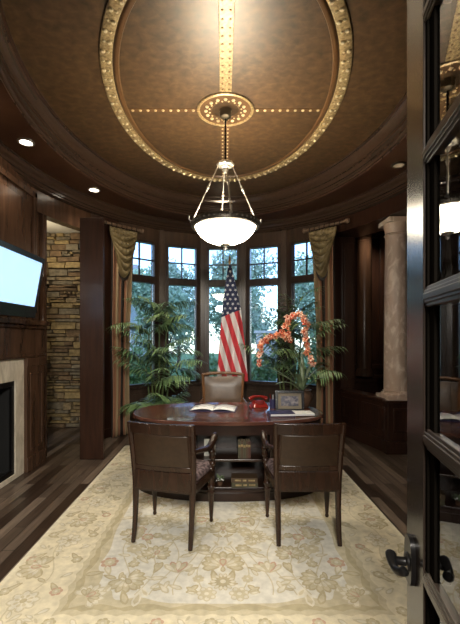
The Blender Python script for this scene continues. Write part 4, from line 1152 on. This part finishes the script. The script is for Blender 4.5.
def spray(seed, stems, per, L, lf, side):
    rd = random.Random(seed); out = []
    for si, p in enumerate(stems):
        a0 = rd.uniform(0, 360)
        for i in range(per):
            az = (a0+360*i/per+rd.uniform(-25,25)) % 360
            l = L*rd.uniform(0.75,1.15)*(0.72 if p[2] < 0.6 else 1.0)
            k = sin(radians(az))
            if k > 0: l *= 1-0.48*k          # held back by the window behind
            if cos(radians(az))*side > 0.3: l *= 0.85
            ri = rd.choice((50,60,68,76,80)); out.append((si, az, l, ri+rd.uniform(-5,5), rd.uniform(0.45,0.8)*(1.25-ri/120), lf*rd.uniform(0.85,1.1)))
    return out
ST1 = [(0.03,0.0,1.84),(0.14,-0.05,1.66),(-0.12,-0.06,1.58),(0.05,-0.14,1.22),(-0.18,0.02,1.10),(0.18,0.02,0.98),(0.0,-0.16,0.78),(-0.12,-0.14,0.50),(0.14,-0.15,0.46)]
ST2 = [(0.03,0.0,1.74),(0.16,-0.05,1.52),(-0.14,-0.06,1.38),(0.07,-0.12,1.18),(-0.16,0.02,1.0),(0.18,0.0,0.9)]
palm('tall potted palm with arching fronds before the left bay windows', (-0.98,5.55,0), spray(3, ST1, 5, 0.78, 0.24, -1), ST1)
palm('bushy potted palm behind the orange flowers before the right bay windows', (1.00,5.55,0), spray(8, ST2, 5, 0.80, 0.24, -1), ST2)

# ------------------------------------------------------------------ the glazed entrance door, standing open at the right
dr = struct('door_1', (0.279,0.0856,0.0), atan2(0.9781,0.2079))
LD, HD, SW = 0.85, 2.70, 0.126
xs = LD-SW
b = MB(); b.box(xs, LD, -0.045, 0, 0.01, HD); b.box(0, SW, -0.045, 0, 0.01, HD)
b.build('stile', DOORW, dr, smooth=0, bevel=0.002)
b = MB(); b.box(SW, xs, -0.045, 0, 0.01, 0.24); b.box(SW, xs, -0.045, 0, HD-0.11, HD); b.build('rail', DOORW, dr, smooth=0, bevel=0.002)
b = MB()
for c, q in ((xs,-1),(SW,1)):
    for (k0, k1, yf) in ((0,0.014,-0.004),(0.014,0.028,-0.008),(0.028,0.046,-0.007)):
        q0, q1 = sorted((c+q*k0, c+q*k1)); b.box(q0, q1, -0.045-yf, yf, 0.24, HD-0.11)
b.build('glazing_bead', BEADW, dr, smooth=0, bevel=0.0015)
b = MB()
for z in (0.429,0.731,1.033,1.336,1.638,1.941,2.243):
    b.box(SW, xs, -0.041, -0.004, z-0.022, z+0.022); b.box(SW, xs, -0.044, -0.001, z-0.014, z+0.014); b.box(SW, xs, -0.0465, 0.0015, z-0.007, z+0.007)
b.build('muntin', MUNTW, dr, smooth=0, bevel=0.0015)
b = MB(); b.box(SW+0.044, xs-0.044, -0.0175, -0.0125, 0.24, HD-0.11); b.build('glass_pane', DGLASS, dr, smooth=0)
def lever(s):
    y0 = 0 if s > 0 else -0.045
    h = MB(); zc = 1.027
    op = [(0.805+0.030*math.copysign(abs(cos(2*pi*i/28))**0.7, cos(2*pi*i/28)), zc+0.056*math.copysign(abs(sin(2*pi*i/28))**0.7, sin(2*pi*i/28))) for i in range(28)]
    h.prism(op, 0, 0.010, 0, Matrix.Translation((0,y0,0)) @ Matrix(((1,0,0,0),(0,0,s,0),(0,1,0,0),(0,0,0,1))))
    zc -= 0.006
    h.tube([(0.805,y0+s*0.008,zc),(0.805,y0+s*0.014,zc),(0.805,y0+s*0.016,zc),(0.805,y0+s*0.036,zc),(0.805,y0+s*0.044,zc+0.001)], [0.022,0.020,0.010,0.009,0.013], 12)
    h.tube(smoothpath([Vector(p) for p in ((0.820,y0+s*0.043,zc+0.010),(0.808,y0+s*0.046,zc+0.006),(0.788,y0+s*0.046,zc),(0.768,y0+s*0.042,zc-0.002),(0.752,y0+s*0.034,zc+0.006),(0.748,y0+s*0.028,zc+0.014))], 18), [0.009,0.012,0.013,0.0125,0.012,0.011,0.0105,0.010,0.0095,0.0095,0.0095,0.0095,0.0095,0.010,0.0105,0.011,0.010,0.006], 10)
    h.build('door_handle', BLACKM, dr, smooth=40)
lever(1); lever(-1)

# ------------------------------------------------------------------ the garden outside
b = MB(); b.box(-30, 30, 6.9, 45, -0.45, -0.35); st(b.build('ground', GRASS, smooth=0))
def shrub(name, label, cat, loc, rad, n, lf, m, seed, trunk=0, group=None):
    rd = random.Random(seed)
    t = thing(name, label, cat, loc, 0, group)
    if trunk:
        b = MB(); b.tube([(0,0,-0.02),(0.05,0,trunk*0.5),(0,0.03,trunk+rad[2])], [0.14,0.11,0.05], 8)
        for k in range(5):
            a = k*1.3; b.tube([(0,0,trunk*0.8),(rad[0]*0.5*cos(a),rad[1]*0.5*sin(a),trunk+rad[2]*0.9)], [0.05,0.015], 6)
        b.build('trunk', BARK, t)
    b = MB(); lumps = [(rd.uniform(-.6,.6),rd.uniform(-.5,.5),rd.uniform(-.55,.65),rd.uniform(.35,.6)) for _ in range(11)]
    for i in range(n):
        l = rd.choice(lumps)
        v = Vector((rd.gauss(0,1),rd.gauss(0,1),rd.gauss(0,1))).normalized()*(rd.random()**0.4)*l[3]
        p = Vector(((l[0]+v.x)*rad[0],(l[1]+v.y)*rad[1],(l[2]+v.z)*rad[2]+rad[2]+trunk))
        if p.z < 0.02: p.z = rd.uniform(0.02, 0.25)
        q = Vector((rd.gauss(0,1),rd.gauss(0,1),rd.gauss(0,1))).normalized(); w = q.orthogonal().normalized(); u = lf*rd.uniform(0.6,1.3)
        b.add([p-q*u*0.5, p+w*u*0.28, p+q*u*0.5, p-w*u*0.28], [(0,1,2,3)])
    b.build('foliage', m, t, smooth=0)
shrub('garden_tree', 'broad leafy tree in the garden outside the second bay window from the left', 'tree', (-2.3,13.5,-0.35), (1.35,1.0,1.75), 4200, 0.17, TREE2, 1, 1.0)
shrub('garden_tree', 'leafy tree in the garden outside the window with the flag', 'tree', (0.45,15.0,-0.35), (1.3,1.0,1.7), 3600, 0.17, TREE2, 2, 1.3)
shrub('garden_tree', 'leafy tree in the garden outside the rightmost bay window', 'tree', (3.6,13.0,-0.35), (1.6,1.2,1.9), 4600, 0.17, TREE2, 4, 1.0)
shrub('garden_shrub', 'green shrub outside behind the left palm', 'shrub', (-2.15,9.2,-0.35), (0.8,0.5,0.85), 2600, 0.12, TREE1, 5)
shrub('garden_shrub', 'green shrub outside to the left of the flag', 'shrub', (-0.45,9.4,-0.35), (0.65,0.5,0.75), 2200, 0.12, TREE1, 6)
shrub('garden_shrub', 'green shrub outside behind the orange flowers', 'shrub', (1.05,9.3,-0.35), (0.6,0.5,0.85), 2200, 0.12, TREE1, 7)
shrub('garden_shrub', 'green shrub outside behind the right curtain', 'shrub', (2.6,9.2,-0.35), (0.7,0.5,1.0), 2400, 0.12, TREE1, 8)
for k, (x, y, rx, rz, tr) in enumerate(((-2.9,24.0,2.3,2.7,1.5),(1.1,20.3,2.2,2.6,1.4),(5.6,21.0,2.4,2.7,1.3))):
    shrub('garden_tree', ('tall haze-tinted tree far beyond the garden outside the second bay window from the left','tall haze-tinted tree far beyond the garden to the right of the flag','tall haze-tinted tree far beyond the garden at the right of the bay','tall haze-tinted tree far beyond the garden at the left of the bay')[k], 'tree', (x,y,-0.35), (rx,1.2,rz), 6500, 0.26, TREE3, 20+k, tr)
# neighbour's house far behind
hs = thing('neighbour_house', 'pale house with grey roof beyond the garden at left', 'house', (-7.0,18.6,-0.35))
b = MB(); b.box(-3.5, 3.0, -2.5, 2.5, 0, 3.9); b.build('wall', HOUSEW, hs, smooth=0)
b = MB(); b.add([(-3.9,-3.0,3.8),(3.4,-3.0,3.8),(3.4,3.0,3.8),(-3.9,3.0,3.8),(-3.2,0,5.6),(2.7,0,5.6)], [(0,1,5,4),(2,3,4,5),(1,2,5),(3,0,4),(3,2,1,0)]); b.build('roof', ROOFM, hs, smooth=0)
b = MB(); b.box(-3.95, 3.45, -3.1, -2.98, 3.68, 3.84); b.build('gutter', WHITE, hs, smooth=0)
for x in (-2.2, 0.2, 1.7):
    b = MB(); b.box(x-0.55, x+0.55, -2.55, -2.5, 1.6, 3.1); w = b.build('window', WHITE, hs, smooth=0)
    b = MB(); b.box(x-0.45, x-0.03, -2.57, -2.55, 1.7, 3.0); b.box(x+0.03, x+0.45, -2.57, -2.55, 1.7, 3.0); b.build('pane', mat('dark_pane_%d' % int(x*10+30), (0.10,0.13,0.17), 0.1), w, smooth=0)
gw = MB(); gw.box(1.35, 2.55, 14.9, 15.0, -0.35, 1.75); gw.box(1.25, 2.65, 14.85, 15.05, 1.75, 1.85)
tag(gw.build('garden_wall', HOUSEW, smooth=0), 'short white garden wall outside behind the orange flowers', 'garden wall')
